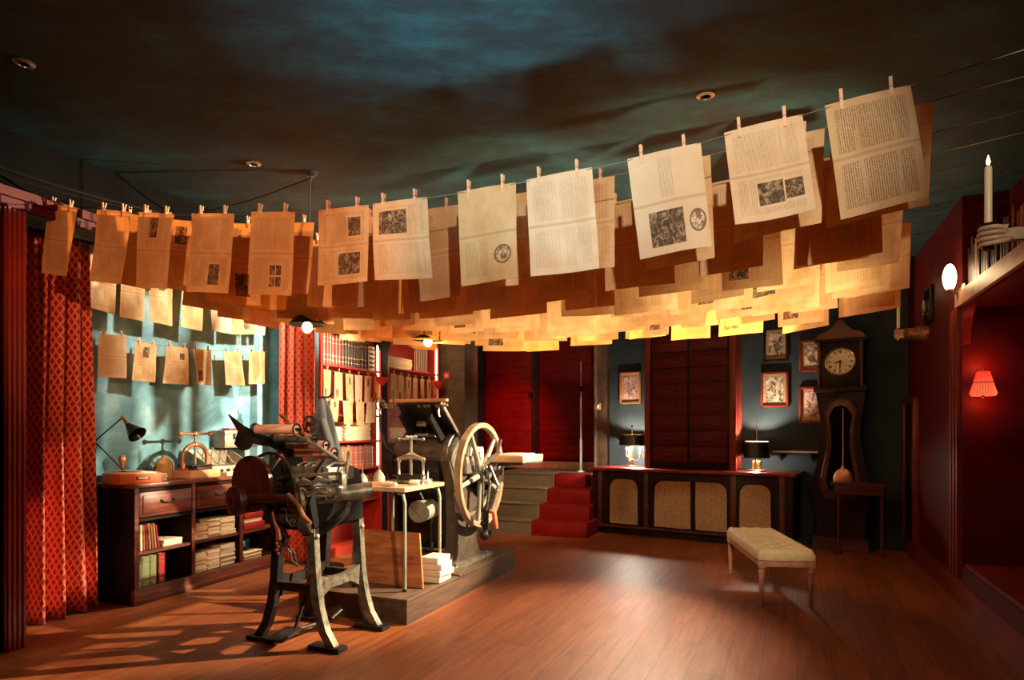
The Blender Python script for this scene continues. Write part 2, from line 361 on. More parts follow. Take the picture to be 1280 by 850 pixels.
# right wall with its niche
NB, NE, NZ0, NZ1, ND = -3.0, 1.72, .30, 2.46, .95
mb = MB(); seg(mb, L2(RP, dr, -8), L2(RP, dr, NB), nr, ND, 0, CZ); seg(mb, L2(RP, dr, NE), L2(RP, dr, 4.4), nr, 1.0, 0, CZ)
seg(mb, L2(RP, dr, NB), L2(RP, dr, NE), nr, ND, 0, NZ0); seg(mb, L2(RP, dr, NB, nr, ND), L2(RP, dr, NE, nr, ND), nr, .1, 0, NZ1)
seg(mb, L2(RP, dr, NB), L2(RP, dr, NE), nr, ND, NZ1, 2.58); seg(mb, L2(RP, dr, NB, nr, .32), L2(RP, dr, NE, nr, .32), nr, .1, 2.58, CZ)
struct('wall_right', mb, 'redwall')
mb = MB()                                   # curved spandrel in the niche's far upper corner
poly = [(NE, NZ1)] + [(NE - .42 + .42 * math.cos(a), NZ1 - .55 + .55 * math.sin(a)) for a in [k * math.pi / 16 for k in range(9)]]
poly = [(NE, NZ1), (NE, NZ1 - .30)] + [(NE - .22 + .22 * math.cos(k * math.pi / 16), NZ1 - .30 + .30 * math.sin(k * math.pi / 16)) for k in range(1, 9)]
mb.prism(poly, 0, -.06, 'xz'); o = struct('trim_niche_arch', mb, 'redtrim', (RP[0], RP[1], 0), math.atan2(dr[1], dr[0]))
mb = MB(); seg(mb, L2(RP, dr, -3.6), L2(RP, dr, 1.80), (-nr[0], -nr[1]), .035, 2.48, 2.60); struct('trim_1', mb, 'pinkwood')
mb = MB(); seg(mb, L2(RP, dr, -3.6), L2(RP, dr, 4.1), (-nr[0], -nr[1]), .03, 0, .16); seg(mb, L2(RP, dr, -3.6), L2(RP, dr, 4.1), (-nr[0], -nr[1]), .045, .16, .19); struct('baseboard_right', mb, 'redtrim')
mb = MB()
for t0, w in ((1.76, .05), (1.86, .05), (1.96, .05)): seg(mb, L2(RP, dr, t0), L2(RP, dr, t0 + w), (-nr[0], -nr[1]), .03, .19, 2.48)
struct('trim_2', mb, 'redtrim')
mb = MB(); seg(mb, (-9, -3.0), (9, -3.0), (0, -1), .1, 0, CZ); struct('wall_front', mb, 'blackwall')
# fluted red pilaster and architrave on the left
mb = MB()
seg(mb, L2(LP, dl, -3.07), L2(LP, dl, -2.94), el, .015, 0, 2.9)
for i in range(4): seg(mb, L2(LP, dl, -3.055 + .030 * i), L2(LP, dl, -3.04 + .030 * i), el, .028, .0, 2.9)
struct('trim_3', mb, 'redshelf')
mb = MB(); seg(mb, L2(LP, dl, -6), L2(LP, dl, 2.8), el, .07, 2.96, 3.02); seg(mb, L2(LP, dl, -6), L2(LP, dl, 2.8), el, .04, 2.90, 2.96); struct('trim_4', mb, 'redwall')
mb = MB(); mb.box((0, 0, 0), (.01, .01, .01)); mb.b.clear()
# dark spandrel column between the bookcases
mb = MB()
tm = 1.29
poly = [(-.045, 0), (.045, 0), (.045, 2.15), (.07, 2.4), (.20, 2.78), (-.20, 2.78), (-.07, 2.4), (-.045, 2.15)]
mb.prism(poly, -.03, .06, 'xz'); struct('trim_5', mb, 'darkwood', (*L2(LP, dl, tm), 0), math.atan2(dl[1], dl[0]))
# ceiling spots
for (px, py, lb) in ((30, 78, 'small recessed ceiling spotlight at the upper left, farthest from the papers'), (317, 204, 'recessed ceiling spotlight nearest the lamp hook'), (882, 119, 'recessed ceiling spotlight above the right half of the papers')):
    Y = (CZ - H) * F / (537 - py); p = at(px, py, Y); t = T('ceiling_spotlight', lb, 'spotlight', (p.x, p.y, CZ - .001), 0)
    m = MB(); m.lathe([(.028, 0), (.05, 0), (.052, -.006), (.03, -.012), (.028, -.004)], n=24); m.build('bezel', 'steel', t)
    m = MB(); m.lathe([(.0, -.004), (.027, -.004), (.027, -.001)], n=24); m.build('lens', 'mirror', t)
# ------------------------------------------------------------------ papers on strings
PM = {
 'text': paper_mat('page_text_only'), 'textdark': paper_mat('page_text_browned', tone=-.35),
 'top': paper_mat('page_picture_upper', ((.38, .62, .66, .90),)), 'bot': paper_mat('page_picture_lower', ((.52, .10, .80, .38),)),
 'botl': paper_mat('page_picture_lower_left', ((.12, .10, .45, .40),)), 'pale': paper_mat('page_pale', tone=.4, text=.3), 'small': paper_mat('page_small_picture', ((.60, .66, .82, .84),)),
 'r3': paper_mat('row_page_3', ((.38, .67, .62, .93),), tone=-.25), 'r4': paper_mat('row_page_4', ((.52, .10, .76, .36),), tone=-.15),
 'r5': paper_mat('row_page_5', ((.50, .10, .62, .22), (.64, .10, .76, .22), (.50, .24, .62, .36), (.64, .24, .76, .36)), tone=-.2),
 'r6': paper_mat('row_page_6', ((.60, .62, .84, .86), (.40, .12, .84, .40)), tone=-.05),
 'r7': paper_mat('row_page_7', ((.12, .58, .62, .88),), tone=.1), 'r8': paper_mat('row_page_8', blank=((0, .52, 1, 1), (.5, 0, 1, .5)), oval=(.76, .27, .15, .10), tone=-.05),
 'r9': paper_mat('row_page_9', tone=.35, text=.22), 'r10': paper_mat('row_page_10', ((.20, .08, .68, .42),), blank=((0, .52, .4, 1), (.6, .52, 1, 1), (0, 0, 1, .5)), oval=(.86, .27, .11, .11), tone=.45),
 'r11': paper_mat('row_page_11', ((.34, .16, .66, .40), (.68, .18, .90, .38)), tone=.3), 'r12': paper_mat('row_page_12', tone=.1, text=.6),
 'r1': paper_mat('row_page_1', tone=-.4),
}
def sheet(corners, mat, curl=.02, ph=0.0, nx=8, ny=12, name='book_page'):
    """a sheet through four corners (top left, top right, bottom right, bottom left), softly curled; origin at its top middle"""
    tl, tr, br, bl = [Vector(c) for c in corners]; org = (tl + tr) / 2
    nrm = (tr - tl).cross(bl - tl).normalized()
    b = bmesh.new(); uvl = b.loops.layers.uv.new('UVMap'); G = []
    for j in range(ny + 1):
        v = 1 - j / ny; row = []
        for i in range(nx + 1):
            u = i / nx
            p = tl.lerp(tr, u).lerp(bl.lerp(br, u), 1 - v)
            k = math.sin(u * 3.1 + ph) * curl * (1 - v) ** .8 + math.sin((1 - v) * 4.0 + ph * 2) * curl * .45 * (1 - v) - .35 * curl * math.sin(math.pi * u) * v
            row.append((b.verts.new(p - org + nrm * k), u, v))
        G.append(row)
    for j in range(ny):
        for i in range(nx):
            q = (G[j][i], G[j + 1][i], G[j + 1][i + 1], G[j][i + 1]); f = b.faces.new([x[0] for x in q]); f.smooth = True
            for lp, x in zip(f.loops, q): lp[uvl].uv = (x[1], x[2])
    me = bpy.data.meshes.new(name); b.to_mesh(me); b.free(); me.materials.append(PM[mat] if mat in PM else M[mat])
    o = bpy.data.objects.new(name, me); C.objects.link(o); o.location = org; return o
pin_proto = None
def pin(p, ang, label, group, tilt=0.0, sc=1.0):
    global pin_proto
    if pin_proto is None:
        r = T('clothespin', '', 'clothespin')
        for s_ in (-1, 1):
            m = MB(); m.prism([(s_ * .0015, -.030), (s_ * .006, -.030), (s_ * .0075, .012), (s_ * .0105, .036), (s_ * .007, .037), (s_ * .0035, .012), (s_ * .0015, .004)], -.005, .005, 'yz'); m.build('prong', 'pin', r)
        m = MB(); m.tube([(-.0055, -.008, .006), (-.0055, 0, .011), (-.0055, .008, .006), (.0055, .008, .006), (.0055, 0, .011), (.0055, -.008, .006)], .0012, 6, True); m.build('spring', 'steel', r)
        pin_proto = r; o = r
    else: o = copy_tree(pin_proto)
    o.location = p; o.rotation_euler = (0, tilt, ang); o.scale = (sc,) * 3; o['label'] = label; o['category'] = 'clothespin'; o['group'] = group
    return o
ex, dx = (.922, -.388), (.388, .922); AE = math.atan2(-.388, .922)
M0 = (-.84, 3.45)
def sp(k, u):                                   # point of string k at distance u along it
    s_ = .31 * k
    z = 2.69 + ((.052 if k < 3 else .040) if u < .2 else .021) * (u - .2) ** 2 + (.012 * math.sin(k * 2.1))
    return Vector((M0[0] + ex[0] * u + dx[0] * s_, M0[1] + ex[1] * u + dx[1] * s_, z))
def string(name, pts, label, r=.0022, mat='string'):
    m = MB(); m.tube(pts, r, 5); o = m.build(name, mat); tag(o, label, 'string', 'strings of drying pages'); return o
NROW = 10
rowword = ['front', 'second', 'third', 'fourth', 'fifth', 'sixth', 'seventh', 'eighth', 'ninth', 'rearmost']
# front string: twelve pages placed one by one: px left/right at top, y top left/right, px left/right at bottom, y bottom left/right
front = [
 (59, 97, 254, 260, 50, 87, 341, 346, 'r1', 'browned text page with no picture, leftmost of all on the front string'),
 (121, 164, 262, 265, 112, 155, 351, 356, 'textdark', 'browned text page with a grey stain, second from left on the front string'),
 (173, 218, 265, 268, 165, 210, 358, 362, 'r3', 'orange toned page with one dark upright picture near its top'),
 (241, 293, 267, 267, 233, 286, 365, 367, 'r4', 'orange toned page with one dark upright picture near its bottom'),
 (314, 369, 265, 265, 309, 365, 368, 370, 'r5', 'tan page with four tiny pictures in a block at the bottom'),
 (398, 461, 263, 256, 397, 461, 357, 352, 'r6', 'tan page with a small picture above and a wider one below'),
 (466, 534, 255, 246, 470, 537, 351, 346, 'r7', 'cream page with a dark landscape picture at its upper left'),
 (572, 645, 240, 228, 575, 648, 357, 347, 'r8', 'apricot page with a blank upper half and a round stamp below'),
 (658, 740, 225, 209, 664, 748, 346, 334, 'r9', 'pale cream page with faint text, in the middle of the front string'),
 (784, 876, 199, 178, 799, 890, 323, 308, 'r10', 'white page with a big grey engraving and a small oval portrait'),
 (905, 1003, 166, 143, 919, 1020, 281, 263, 'r11', 'cream page with a dark torn looking engraving under a text block'),
 (1031, 1138, 132, 106, 1052, 1160, 271, 248, 'r12', 'large cream page densely printed in both halves, rightmost on the front string'),
]
def hit(px, py, k, off=0.0):
    P = (M0[0] + dx[0] * (.31 * k + off), M0[1] + dx[1] * (.31 * k + off)); t = along(P, ex, px); X, Y = P[0] + ex[0] * t, P[1] + ex[1] * t
    return Vector((X, Y, H - (py - 537) * Y / F))
fr_pts = []
for i, (xa, xb, ya, yb, xc, xd, yc, yd, mt, lb) in enumerate(front):
    tl, tr, bl, br = hit(xa, ya, 0), hit(xb, yb, 0), hit(xc, yc, 0), hit(xd, yd, 0)
    o = sheet((tl, tr, br, bl), mt, random.uniform(.012, .03), random.uniform(0, 6))
    tag(o, lb, 'page', 'pages on the front string')
    ps = []
    for j, f in enumerate((.2, .78)):
        p = tl.lerp(tr, f); p.z -= .004; ps.append(p)
        pin(p + Vector((0, 0, .006)), AE, ('left' if j == 0 else 'right') + ' clothespin of the ' + ORD[i] + ' page from the left, front string', 'clothespins on the front string', -math.atan2(tr.z - tl.z, (tr - tl).xy.length), 1.25)
        fr_pts.append(p)
a0 = Vector((*L2(LP, dl, -2.98), 3.10)); 
e0 = Vector((2.62, 2.0, 3.05))
tR = along(M0, ex, 640)  # unused guard
def to_wall(k, u):  # string end on the right wall
    return sp(k, u)
def u_right(k, o):
    s_ = .31 * k; qx, qy = RP[0] + nr[0] * o - M0[0] - dx[0] * s_, RP[1] + nr[1] * o - M0[1] - dx[1] * s_
    return (qx * nr[0] + qy * nr[1]) / (ex[0] * nr[0] + ex[1] * nr[1])
uR = [u_right(k, .31) for k in range(NROW)]; uL = -2.585
string('string', [a0] + [p - Vector((0, 0, .004)) for p in fr_pts] + [sp(0, uR[0])], 'front string carrying the largest twelve pages')
kinds = ['text', 'textdark', 'top', 'text', 'bot', 'pale', 'botl', 'text', 'small', 'text']
umin = [0, -2.30, -2.30, -2.34, -2.36, -2.36, -2.36, -2.36, -2.36, -2.30]
umax = [0, 2.86, 2.75, 2.72, 2.8, 2.75, 2.85, 2.9, 2.95, 3.0]
pics = {'text': 'text page', 'textdark': 'browned text page', 'top': 'page with upper picture', 'bot': 'page with lower right picture', 'botl': 'page with lower left picture', 'pale': 'paler page', 'small': 'page with small picture'}
for k in range(1, NROW):
    rg = random.Random(40 + k); u = umin[k] + rg.uniform(0, .12); n = 0; items = []
    while u < umax[k] - .25:
        w = rg.uniform(.30, .42) if k > 2 else rg.uniform(.32, .40); items.append((u, w)); u += w + rg.uniform(.02, .17)
    for n, (u, w) in enumerate(items):
        h = rg.uniform(.43, .53); a, b = sp(k, u), sp(k, u + w); kd = rg.choice(kinds)
        yaw = rg.uniform(-.04, .04); lean = rg.uniform(-.03, .03)
        dn = Vector((dx[0] * yaw + ex[0] * lean, dx[1] * yaw + ex[1] * lean, -h)); tw = rg.uniform(-.035, .035)
        bl = a + dn + Vector((dx[0] * tw, dx[1] * tw, rg.uniform(-.012, .012))); br = b + dn - Vector((dx[0] * tw, dx[1] * tw, 0))
        o = sheet((a, b, br, bl), kd, rg.uniform(.008, .03), rg.uniform(0, 6), 6, 9)
        pos = ORD[n] + ' from the left' if n < len(items) / 2 else (ORD[len(items) - 1 - n] + ' from the right' if n < len(items) - 1 else 'last at the right')
        tag(o, pics[kd] + ', ' + pos + ' on the ' + rowword[k] + ' string', 'page', 'pages on the ' + rowword[k] + ' string')
        if k <= 3:
            for j, f in enumerate((.2, .78)):
                p = a.lerp(b, f); pin(p + Vector((0, 0, .006)), AE, ('left' if j == 0 else 'right') + ' pin of page ' + pos + ', ' + rowword[k] + ' string', 'clothespins on the ' + rowword[k] + ' string', 0, 1.15)
    string('string', [sp(k, uL + (uR[k] - uL) * i / 24) for i in range(25)], rowword[k] + ' string of pages counted from the front')
# alcove strings
aw = L2(ap, dl, 0, nl, -.14)
def aw_pt(px, py, off=.14):
    P = (ap[0] - nl[0] * off, ap[1] - nl[1] * off); t = along(P, dl, px); X, Y = P[0] + dl[0] * t, P[1] + dl[1] * t
    return Vector((X, Y, H - (py - 537) * Y / F))
low = [(124, 158, 417, 420, 122, 157, 471, 473, 'pale', 'tan text page'), (170, 196, 427, 431, 165, 193, 475, 478, 'top', 'curled page with a grey upright picture'),
       (208, 235, 432, 435, 205, 235, 479, 481, 'small', 'page with a bird-like drawing'), (241, 264, 436, 438, 246, 266, 480, 482, 'botl', 'stained page with a small head drawing'),
       (280, 301, 439, 440, 283, 305, 481, 482, 'text', 'plain text page'), (312, 331, 440, 440, 310, 331, 480, 480, 'textdark', 'pinkish page cut by the curtain side')]
upp = [(113, 147, 318, 322, 113, 144, 385, 394, 'small', 'yellow lit page with a small picture'), (152, 181, 330, 335, 151, 180, 396, 402, 'text', 'yellow lit blank page'),
       (186, 216, 336, 340, 186, 215, 402, 408, 'top', 'yellow lit page with an upright picture'), (228, 256, 344, 348, 226, 252, 408, 414, 'text', 'yellow lit text page'),
       (262, 289, 350, 353, 265, 290, 413, 418, 'pale', 'bright cream page'), (292, 315, 352, 354, 291, 317, 418, 418, 'bot', 'bright cream page with a dark picture'), (317, 332, 352, 354, 318, 332, 418, 419, 'pale', 'narrow bright page near the right curtain')]
for rows, nm, off in ((low, 'lower', .14), (upp, 'upper', .20)):
    pts = []
    for i, (xa, xb, ya, yb, xc, xd, yc, yd, mt, lb) in enumerate(rows):
        tl, tr, bl, br = aw_pt(xa, ya, off), aw_pt(xb, yb, off), aw_pt(xc, yc, off), aw_pt(xd, yd, off)
        o = sheet((tl, tr, br, bl), mt, .012, random.uniform(0, 6), 6, 8)
        tag(o, lb + ', ' + ORD[i] + ' from the left on the ' + nm + ' alcove string', 'page', 'pages on the ' + nm + ' alcove string')
        for j, f in enumerate((.15, .82)):
            p = tl.lerp(tr, f); pts.append(p)
            pin(p + Vector((0, 0, .006)), math.atan2(dl[1], dl[0]), ('left' if j == 0 else 'right') + ' clothespin of the ' + ORD[i] + ' page on the ' + nm + ' alcove string', 'clothespins on the ' + nm + ' alcove string', 0, 1.0)
    s0 = aw_pt(96, rows[0][2] - 9, off); s1 = aw_pt(345, rows[-1][3] - 2, off)
    string('string', [s0] + pts + [s1], nm + ' string across the blue green alcove wall', .002)
# ------------------------------------------------------------------ curtains
def curtain(name, P0, P1, z0, z1, folds, amp, mat, label, wide=1.6, flare=.08, seed=1):
    rg = random.Random(seed); P0, P1 = Vector(P0), Vector(P1); d = P1 - P0; L = d.length; t = d.normalized(); nn = Vector((t.y, -t.x))
    nx, nz = folds * 12, 30; b = bmesh.new(); uvl = b.loops.layers.uv.new('UVMap'); G = []
    ph = [rg.uniform(-.5, .5) for _ in range(folds + 2)]
    for j in range(nz + 1):
        v = j / nz; z = z0 + (z1 - z0) * v; row = []; acc = 0; last = None
        for i in range(nx + 1):
            u = i / nx; kk = u * folds; a = amp * (1.0 - .35 * v) * (.8 + .3 * math.sin(kk * .7 + seed))
            wv = math.sin(2 * math.pi * kk + .6 * math.sin(3 * v + ph[int(kk)] * 2)) + .25 * math.sin(4 * math.pi * kk + 1 + 2 * v)
            x = (u - .5) * L * (1 + flare * 2 * (1 - v) ** 1.5) + .12 * a * math.cos(2 * math.pi * kk)
            p = (P0 + P1) / 2 + t * x + nn * (wv * a)
            q = Vector((p.x, p.y, z + (.012 * math.sin(kk * 5) if j == 0 else 0)))
            if last is not None: acc += (Vector(q) - last).xy.length
            last = q; row.append((b.verts.new(q), acc, z))
        G.append(row)
    for j in range(nz):
        for i in range(nx):
            q = (G[j][i], G[j][i + 1], G[j + 1][i + 1], G[j + 1][i]); f = b.faces.new([x[0] for x in q]); f.smooth = True
            for lp, x in zip(f.loops, q): lp[uvl].uv = (x[1], x[2])
    me = bpy.data.meshes.new(name); b.to_mesh(me); b.free(); me.materials.append(M[mat])
    o = bpy.data.objects.new(name, me); C.objects.link(o); md = o.modifiers.new('thickness', 'SOLIDIFY'); md.thickness = .006
    tag(o, label, 'curtain', 'damask curtains of the alcove'); return o
curtain('curtain', (-3.60, 4.66), (-3.39, 5.13), .015, 2.93, 4, .085, 'curtL', 'red damask curtain with pale lattice hanging at the left side of the alcove', flare=.10)
curtain('curtain', (-2.56, 7.06), (-2.13, 6.90), .015, 2.95, 4, .045, 'curtR', 'orange red dotted curtain hanging between alcove and first bookcase', flare=.03, seed=3)
t = T('curtain_rod', 'thin dark rod carrying the left lattice curtain', 'rod', (-3.30, 5.30, 2.94)); m = MB(); m.tube([(-.28, -.56, 0), (.10, .12, 0)], .014); m.build('pole', 'darkwood', t); m = MB(); m.ball((.105, .13, 0), .028); m.build('finial', 'darkwood', t)
# grey coat hanging by the right curtain
def coat():
    b = MB(); c = Vector((-1.98, 6.72, 0)); pr = [(.95, .20, .08), (1.05, .20, .075), (1.25, .165, .07), (1.45, .13, .065), (1.60, .10, .055), (1.70, .065, .045), (1.76, .03, .03), (1.78, .012, .012)]
    n = 28; rings = []
    for z, rx, ry in pr:
        ring = []
        for k in range(n):
            a = 2 * math.pi * k / n; w = 1 + .13 * math.sin(5 * a + z * 2) + .06 * math.sin(9 * a)
            ring.append(b.b.verts.new((rx * w * math.cos(a) + (1.8 - z) * .03, ry * w * math.sin(a), z)))
        rings.append(ring)
    for A, B in zip(rings, rings[1:]):
        for k in range(n):
            f = b.b.faces.new((A[k], A[(k + 1) % n], B[(k + 1) % n], B[k])); f.smooth = True
    b.b.faces.new(rings[-1]); b.b.faces.new(rings[0][::-1])
    t = T('work_coat', 'grey work coat hanging beside the orange red dotted curtain', 'coat', (c.x, c.y, 0), R(-12)); b.build('body', 'cloth', t)
    m = MB(); m.tube([(.03, -.07, 1.55), (.12, -.09, 1.3), (.14, -.10, 1.05)], [.04, .045, .05], 10); m.build('sleeve', 'cloth', t)
    t = T('coat_stand', 'dark wooden coat stand holding the grey work coat', 'coat stand', (c.x + .01, c.y + .0, 0))
    m = MB(); m.cyl((0, 0, .03), (0, 0, 1.80), .018); m.build('pole', 'darkwood', t)
    m = MB(); m.lathe([(.0, 0), (.20, 0), (.20, .02), (.05, .05), (.0, .05)], n=20); m.build('base', 'darkwood', t)
    m = MB(); m.tube([(-.09, 0, 1.83), (-.04, 0, 1.79), (.04, 0, 1.79), (.09, 0, 1.83)], .01); m.build('hook', 'darkwood', t)
coat()
# ------------------------------------------------------------------ left cabinet (local: x outwards from wall = -front, y along)
def CAB(t, o, z): p = L2(CP, dc, t, nc, o); return Vector((p[0], p[1], z))
cab = T('low_bookcase', 'reddish mahogany low bookcase with drawers above open shelves under the blue green wall', 'cabinet', (CP[0], CP[1], 0), AC)
# local axes: +x = (cos AC, sin AC) = (.94,-.34) = room side, +y = dc ; front face at x = 0, back at x = -.46
CW, CD = 1.80, .46; cols = [0, .60, 1.19, CW]
m = MB()
for y in (0, CW - .035): m.bx(-CD, 0, y, y + .035, .0, .965)
m.bx(-CD, -CD + .02, .03, CW - .03, .1, .96); m.bx(-CD + .02, -.012, .035, CW - .035, .10, .13)
for c in cols[1:3]: m.bx(-CD + .02, -.004, c - .015, c + .015, .13, .94)
m.bx(-CD + .02, -.004, .035, CW - .035, .685, .71); m.bx(-.02, -.004, .035, CW - .035, .93, .965)
m.build('carcass', 'darkwood', cab)
m = MB(); m.bx(-CD - .01, .03, -.025, CW + .02, .965, 1.0, .006); m.build('top', 'mahog', cab)
m = MB(); m.bx(-.03, .012, -.008, CW + .008, 0, .13, .006); m.bx(-.02, .018, -.012, CW + .012, .0, .05, .004); m.build('plinth', 'mahog', cab)
m = MB(); m.bx(-CD + .02, -.01, .035, CW - .035, .405, .43); m.build('shelf', 'mahog', cab)
m = MB()
m = None
for y in (0, cols[1] - .02, cols[2] - .02, CW - .04): m = MB(); m.bx(-.004, .008, y, y + .04, .13, .965, .003); m.build('stile', 'mahog', cab)
for i in range(3):
    y0, y1 = cols[i] + .045, cols[i + 1] - .025
    m = MB(); m.bx(-.30, .006, y0, y1, .72, .925, .004); m.bx(.004, .014, y0 + .03, y1 - .03, .745, .90, .006); d_ = m.build('drawer', 'mahog', cab)
    yc = (y0 + y1) / 2; m = MB(); m.tube([(.014, yc - .06, .845), (.034, yc - .055, .835), (.036, yc, .825), (.034, yc + .055, .835), (.014, yc + .06, .845)], .006, 8); m.ball((.016, yc - .06, .845), .012); m.ball((.016, yc + .06, .845), .012); m.build('handle', 'iron', d_)
def cabthing(name, label, cat, t, o, z, rz=0, group=None):
    p = CAB(t, o, z); return T(name, label, cat, p, AC + rz, group)
def book(parent_fn, name, lbl, pos, rz, th, dp, h, mat, lean=0, group=None, bands=True):
    """upright book: spine towards +x, thickness along y"""
    o = T(name, lbl, 'book', pos, rz, group); o.rotation_euler = (lean, 0, rz)
    m = MB(); m.bx(-dp, 0, 0, .003, 0, h); m.bx(-dp, 0, th - .003, th, 0, h)
    m.prism([(-.003, 0), (.004, th * .2), (.006, th * .5), (.004, th * .8), (-.003, th), (-.006, th), (-.006, 0)], 0, h, 'xy'); m.build('cover', mat, o)
    m = MB(); m.bx(-dp + .006, -.006, .003, th - .003, .004, h - .004); m.build('pages', 'sheet', o)
    if bands:
        m = MB()
        for z in (.14, .3, .72, .86): m.prism([(-.003, -.0006), (.0048, th * .2), (.0068, th * .5), (.0048, th * .8), (-.003, th + .0006)], z * h, z * h + h * .014, 'xy')
        m.build('gilt_band', 'gold', o)
    return o
def stack(pos, rz, sx, sy, n, th, label, mat='sheet', group=None, seed=0, nm='paper_bundle'):
    """pile of folded sheets; sx across the shelf, sy along"""
    rg = random.Random(seed); m = MB(); z = 0
    for i in range(n):
        q = th * rg.uniform(.7, 1.3); a, b = rg.uniform(-.006, .006), rg.uniform(-.008, .008)
        m.box((-sx / 2 + a, sy / 2 + b, z + q / 2), (sx * rg.uniform(.95, 1.0), sy * rg.uniform(.95, 1.0), q * .97), (0, 0, rg.uniform(-.02, .02)), .0015); z += q
    o = m.build(nm, mat, None, pos, rz); tag(o, label, 'paper bundle', group); return o, z
# upper left compartment: leaning books and loose papers
y = .06
for i, (th, h, mt, ln) in enumerate([(.022, .215, 'sheet', .02), (.016, .21, 'bookbrown', .04), (.018, .215, 'bookred', .06), (.020, .22, 'bookbrown', .08), (.016, .21, 'bookbrown', .10), (.02, .215, 'bookbrown', .12), (.018, .20, 'bookred', .15)]):
    book(None, 'book', 'thin leaning volume, ' + ORD[i] + ' from the left on the cabinet upper shelf', CAB(y + .025, .035, .436), AC, th, .19, h, mt, ln, 'leaning books on the cabinet upper shelf', False); y += th + .010
stack(CAB(.33, .05, .431), AC, .26, .20, 4, .014, 'loose white papers lying beside the leaning thin books', 'sheetw', seed=3, nm='loose_papers')
for i, (th, mt) in enumerate([(.050, 'bookgreen'), (.072, 'bookgreen'), (.060, 'bookgreen'), (.062, 'bookred')]):
    y = [.045, .10, .178, .262][i]
    book(None, 'book', ['slim green volume at the left end of the cabinet bottom shelf', 'wide green volume with gilt bands, second on the cabinet bottom shelf', 'green volume next to the red one on the cabinet bottom shelf', 'bright red volume beside the green ones on the cabinet bottom shelf'][i], CAB(y, .03, .131), AC, th, .20, .25, mt, 0, 'volumes on the cabinet bottom shelf')
# middle compartments: wrapped bundles
g = 'paper bundles in the cabinet'
for r_, (z0, cnt) in enumerate(((.431, 9), (.131, 10))):
    w_ = 'upper' if r_ == 0 else 'lower'
    stack(CAB(.635, .025, z0), AC, .30, .15, cnt, .017, 'tan bundle of folded sheets at the left of the %s middle shelf' % w_, 'sheet', g, 5 + r_)
    stack(CAB(.795, .025, z0), AC, .30, .15, cnt, .018, 'bundle of folded sheets at the centre of the %s middle shelf' % w_, 'sheet', g, 15 + r_)
    stack(CAB(.955, .025, z0), AC, .30, .19, cnt + 1 - r_, .018, 'thick bundle of sheets at the right of the %s middle shelf' % w_, 'sheetw' if r_ else 'sheet', g, 25 + r_)
m = MB(); m.bx(-.30, -.02, 0, .30, 0, .07, .006); o = m.build('book', 'bookred', None, CAB(1.25, 0, .431), AC); tag(o, 'red boxed volume lying flat, lowest in the cabinet right upper compartment', 'book')
m = MB(); m.bx(-.28, -.03, .02, .27, 0, .04, .004); o = m.build('paper_bundle', 'sheet', None, CAB(1.25, 0, .502), AC); tag(o, 'pale folded papers between two red volumes in the cabinet right compartment', 'paper bundle')
m = MB(); m.bx(-.29, -.02, .01, .28, 0, .06, .006); o = m.build('book', 'bookred', None, CAB(1.25, 0, .543), AC); tag(o, 'red boxed volume lying flat, topmost in the cabinet right upper compartment', 'book')
stack(CAB(1.25, .02, .131), AC, .30, .26, 6, .014, 'pale papers on the bottom shelf of the cabinet right compartment', 'sheet', None, 77)
# ---- things on the cabinet
def ctx(px, o): 
    P = (CP[0] + nc[0] * o, CP[1] + nc[1] * o); return along(P, dc, px)
# swing arm desk lamp
tb = ctx(166, .20); p = CAB(tb, .20, 1.0); Y = p.y
lamp = T('desk_lamp', 'black cone shaded swing-arm lamp with brass joints on the reddish cabinet', 'lamp', p, 0)
el_ = at(118, 552, Y - .05) - p; hd = at(153, 522, Y - .02) - p; sh0 = at(160, 531, Y - .02) - p; sh1 = at(177, 549, Y - .06) - p
m = MB(); m.lathe([(0, 0), (.062, 0), (.064, .012), (.03, .022), (.012, .03), (.012, .05), (0, .05)], n=24); m.build('base', 'black', lamp)
m = MB(); m.cyl((0, 0, .03), el_, .006); m.build('lower_arm', 'iron', lamp)
m = MB(); m.cyl(el_, hd, .006); m.build('upper_arm', 'iron', lamp)
m = MB(); m.ball(el_, .017); m.ball(hd, .018); m.cyl(hd, sh0, .012, .014); m.ball((0, 0, .05), .015); m.build('joint', 'brass', lamp)
ax = (sh1 - sh0).normalized(); m = MB(); m.lathe([(.016, -.02), (.022, 0), (.03, .02), (.076, .13), (.078, .13), (.076, .126), (.028, .018), (.0, .01)], sh0, 28, ax); sh_ = m.build('shade', 'black', lamp)
m = MB(); m.lathe([(.0, -.03), (.016, -.03), (.022, -.005), (.022, .004), (.0, .004)], sh0, 20, ax); m.build('socket', 'brass', sh_)
# orange tray box with papers
tb = ctx(147, .06); te = ctx(197, .02); w = te - tb
t = cabthing('archive_box', 'orange cardboard drawer box with label slot, full of papers, left on the cabinet top', 'box', tb, .04, 1.0, R(-14))
m = MB(); m.bx(-.30, 0, 0, .34, 0, .01); m.bx(-.008, 0, 0, .34, 0, .085, .002); m.bx(-.30, -.292, 0, .34, 0, .085, .002); m.bx(-.30, 0, 0, .008, 0, .085, .002); m.bx(-.30, 0, .332, .34, 0, .085, .002); m.build('tray', 'orangebox', t)
m = MB(); m.bx(.0, .004, .13, .24, .035, .062, .001); m.build('label_holder', 'iron', t)
m = MB(); m.bx(.003, .005, .145, .225, .04, .056); m.build('paper_label', 'pin', t)
rg = random.Random(9)
pz = CAB(tb, .04, 1.0)
m = MB()
for i in range(6): m.box((-.15 + rg.uniform(-.012, .012), .17 + rg.uniform(-.01, .01), .015 + .014 * i), (.26, .29, .012), (0, 0, rg.uniform(-.03, .03)), .001)
o = m.build('paper_bundle', 'sheet', None, pz, AC + R(-14)); tag(o, 'papers lying inside the orange archive box', 'paper bundle')
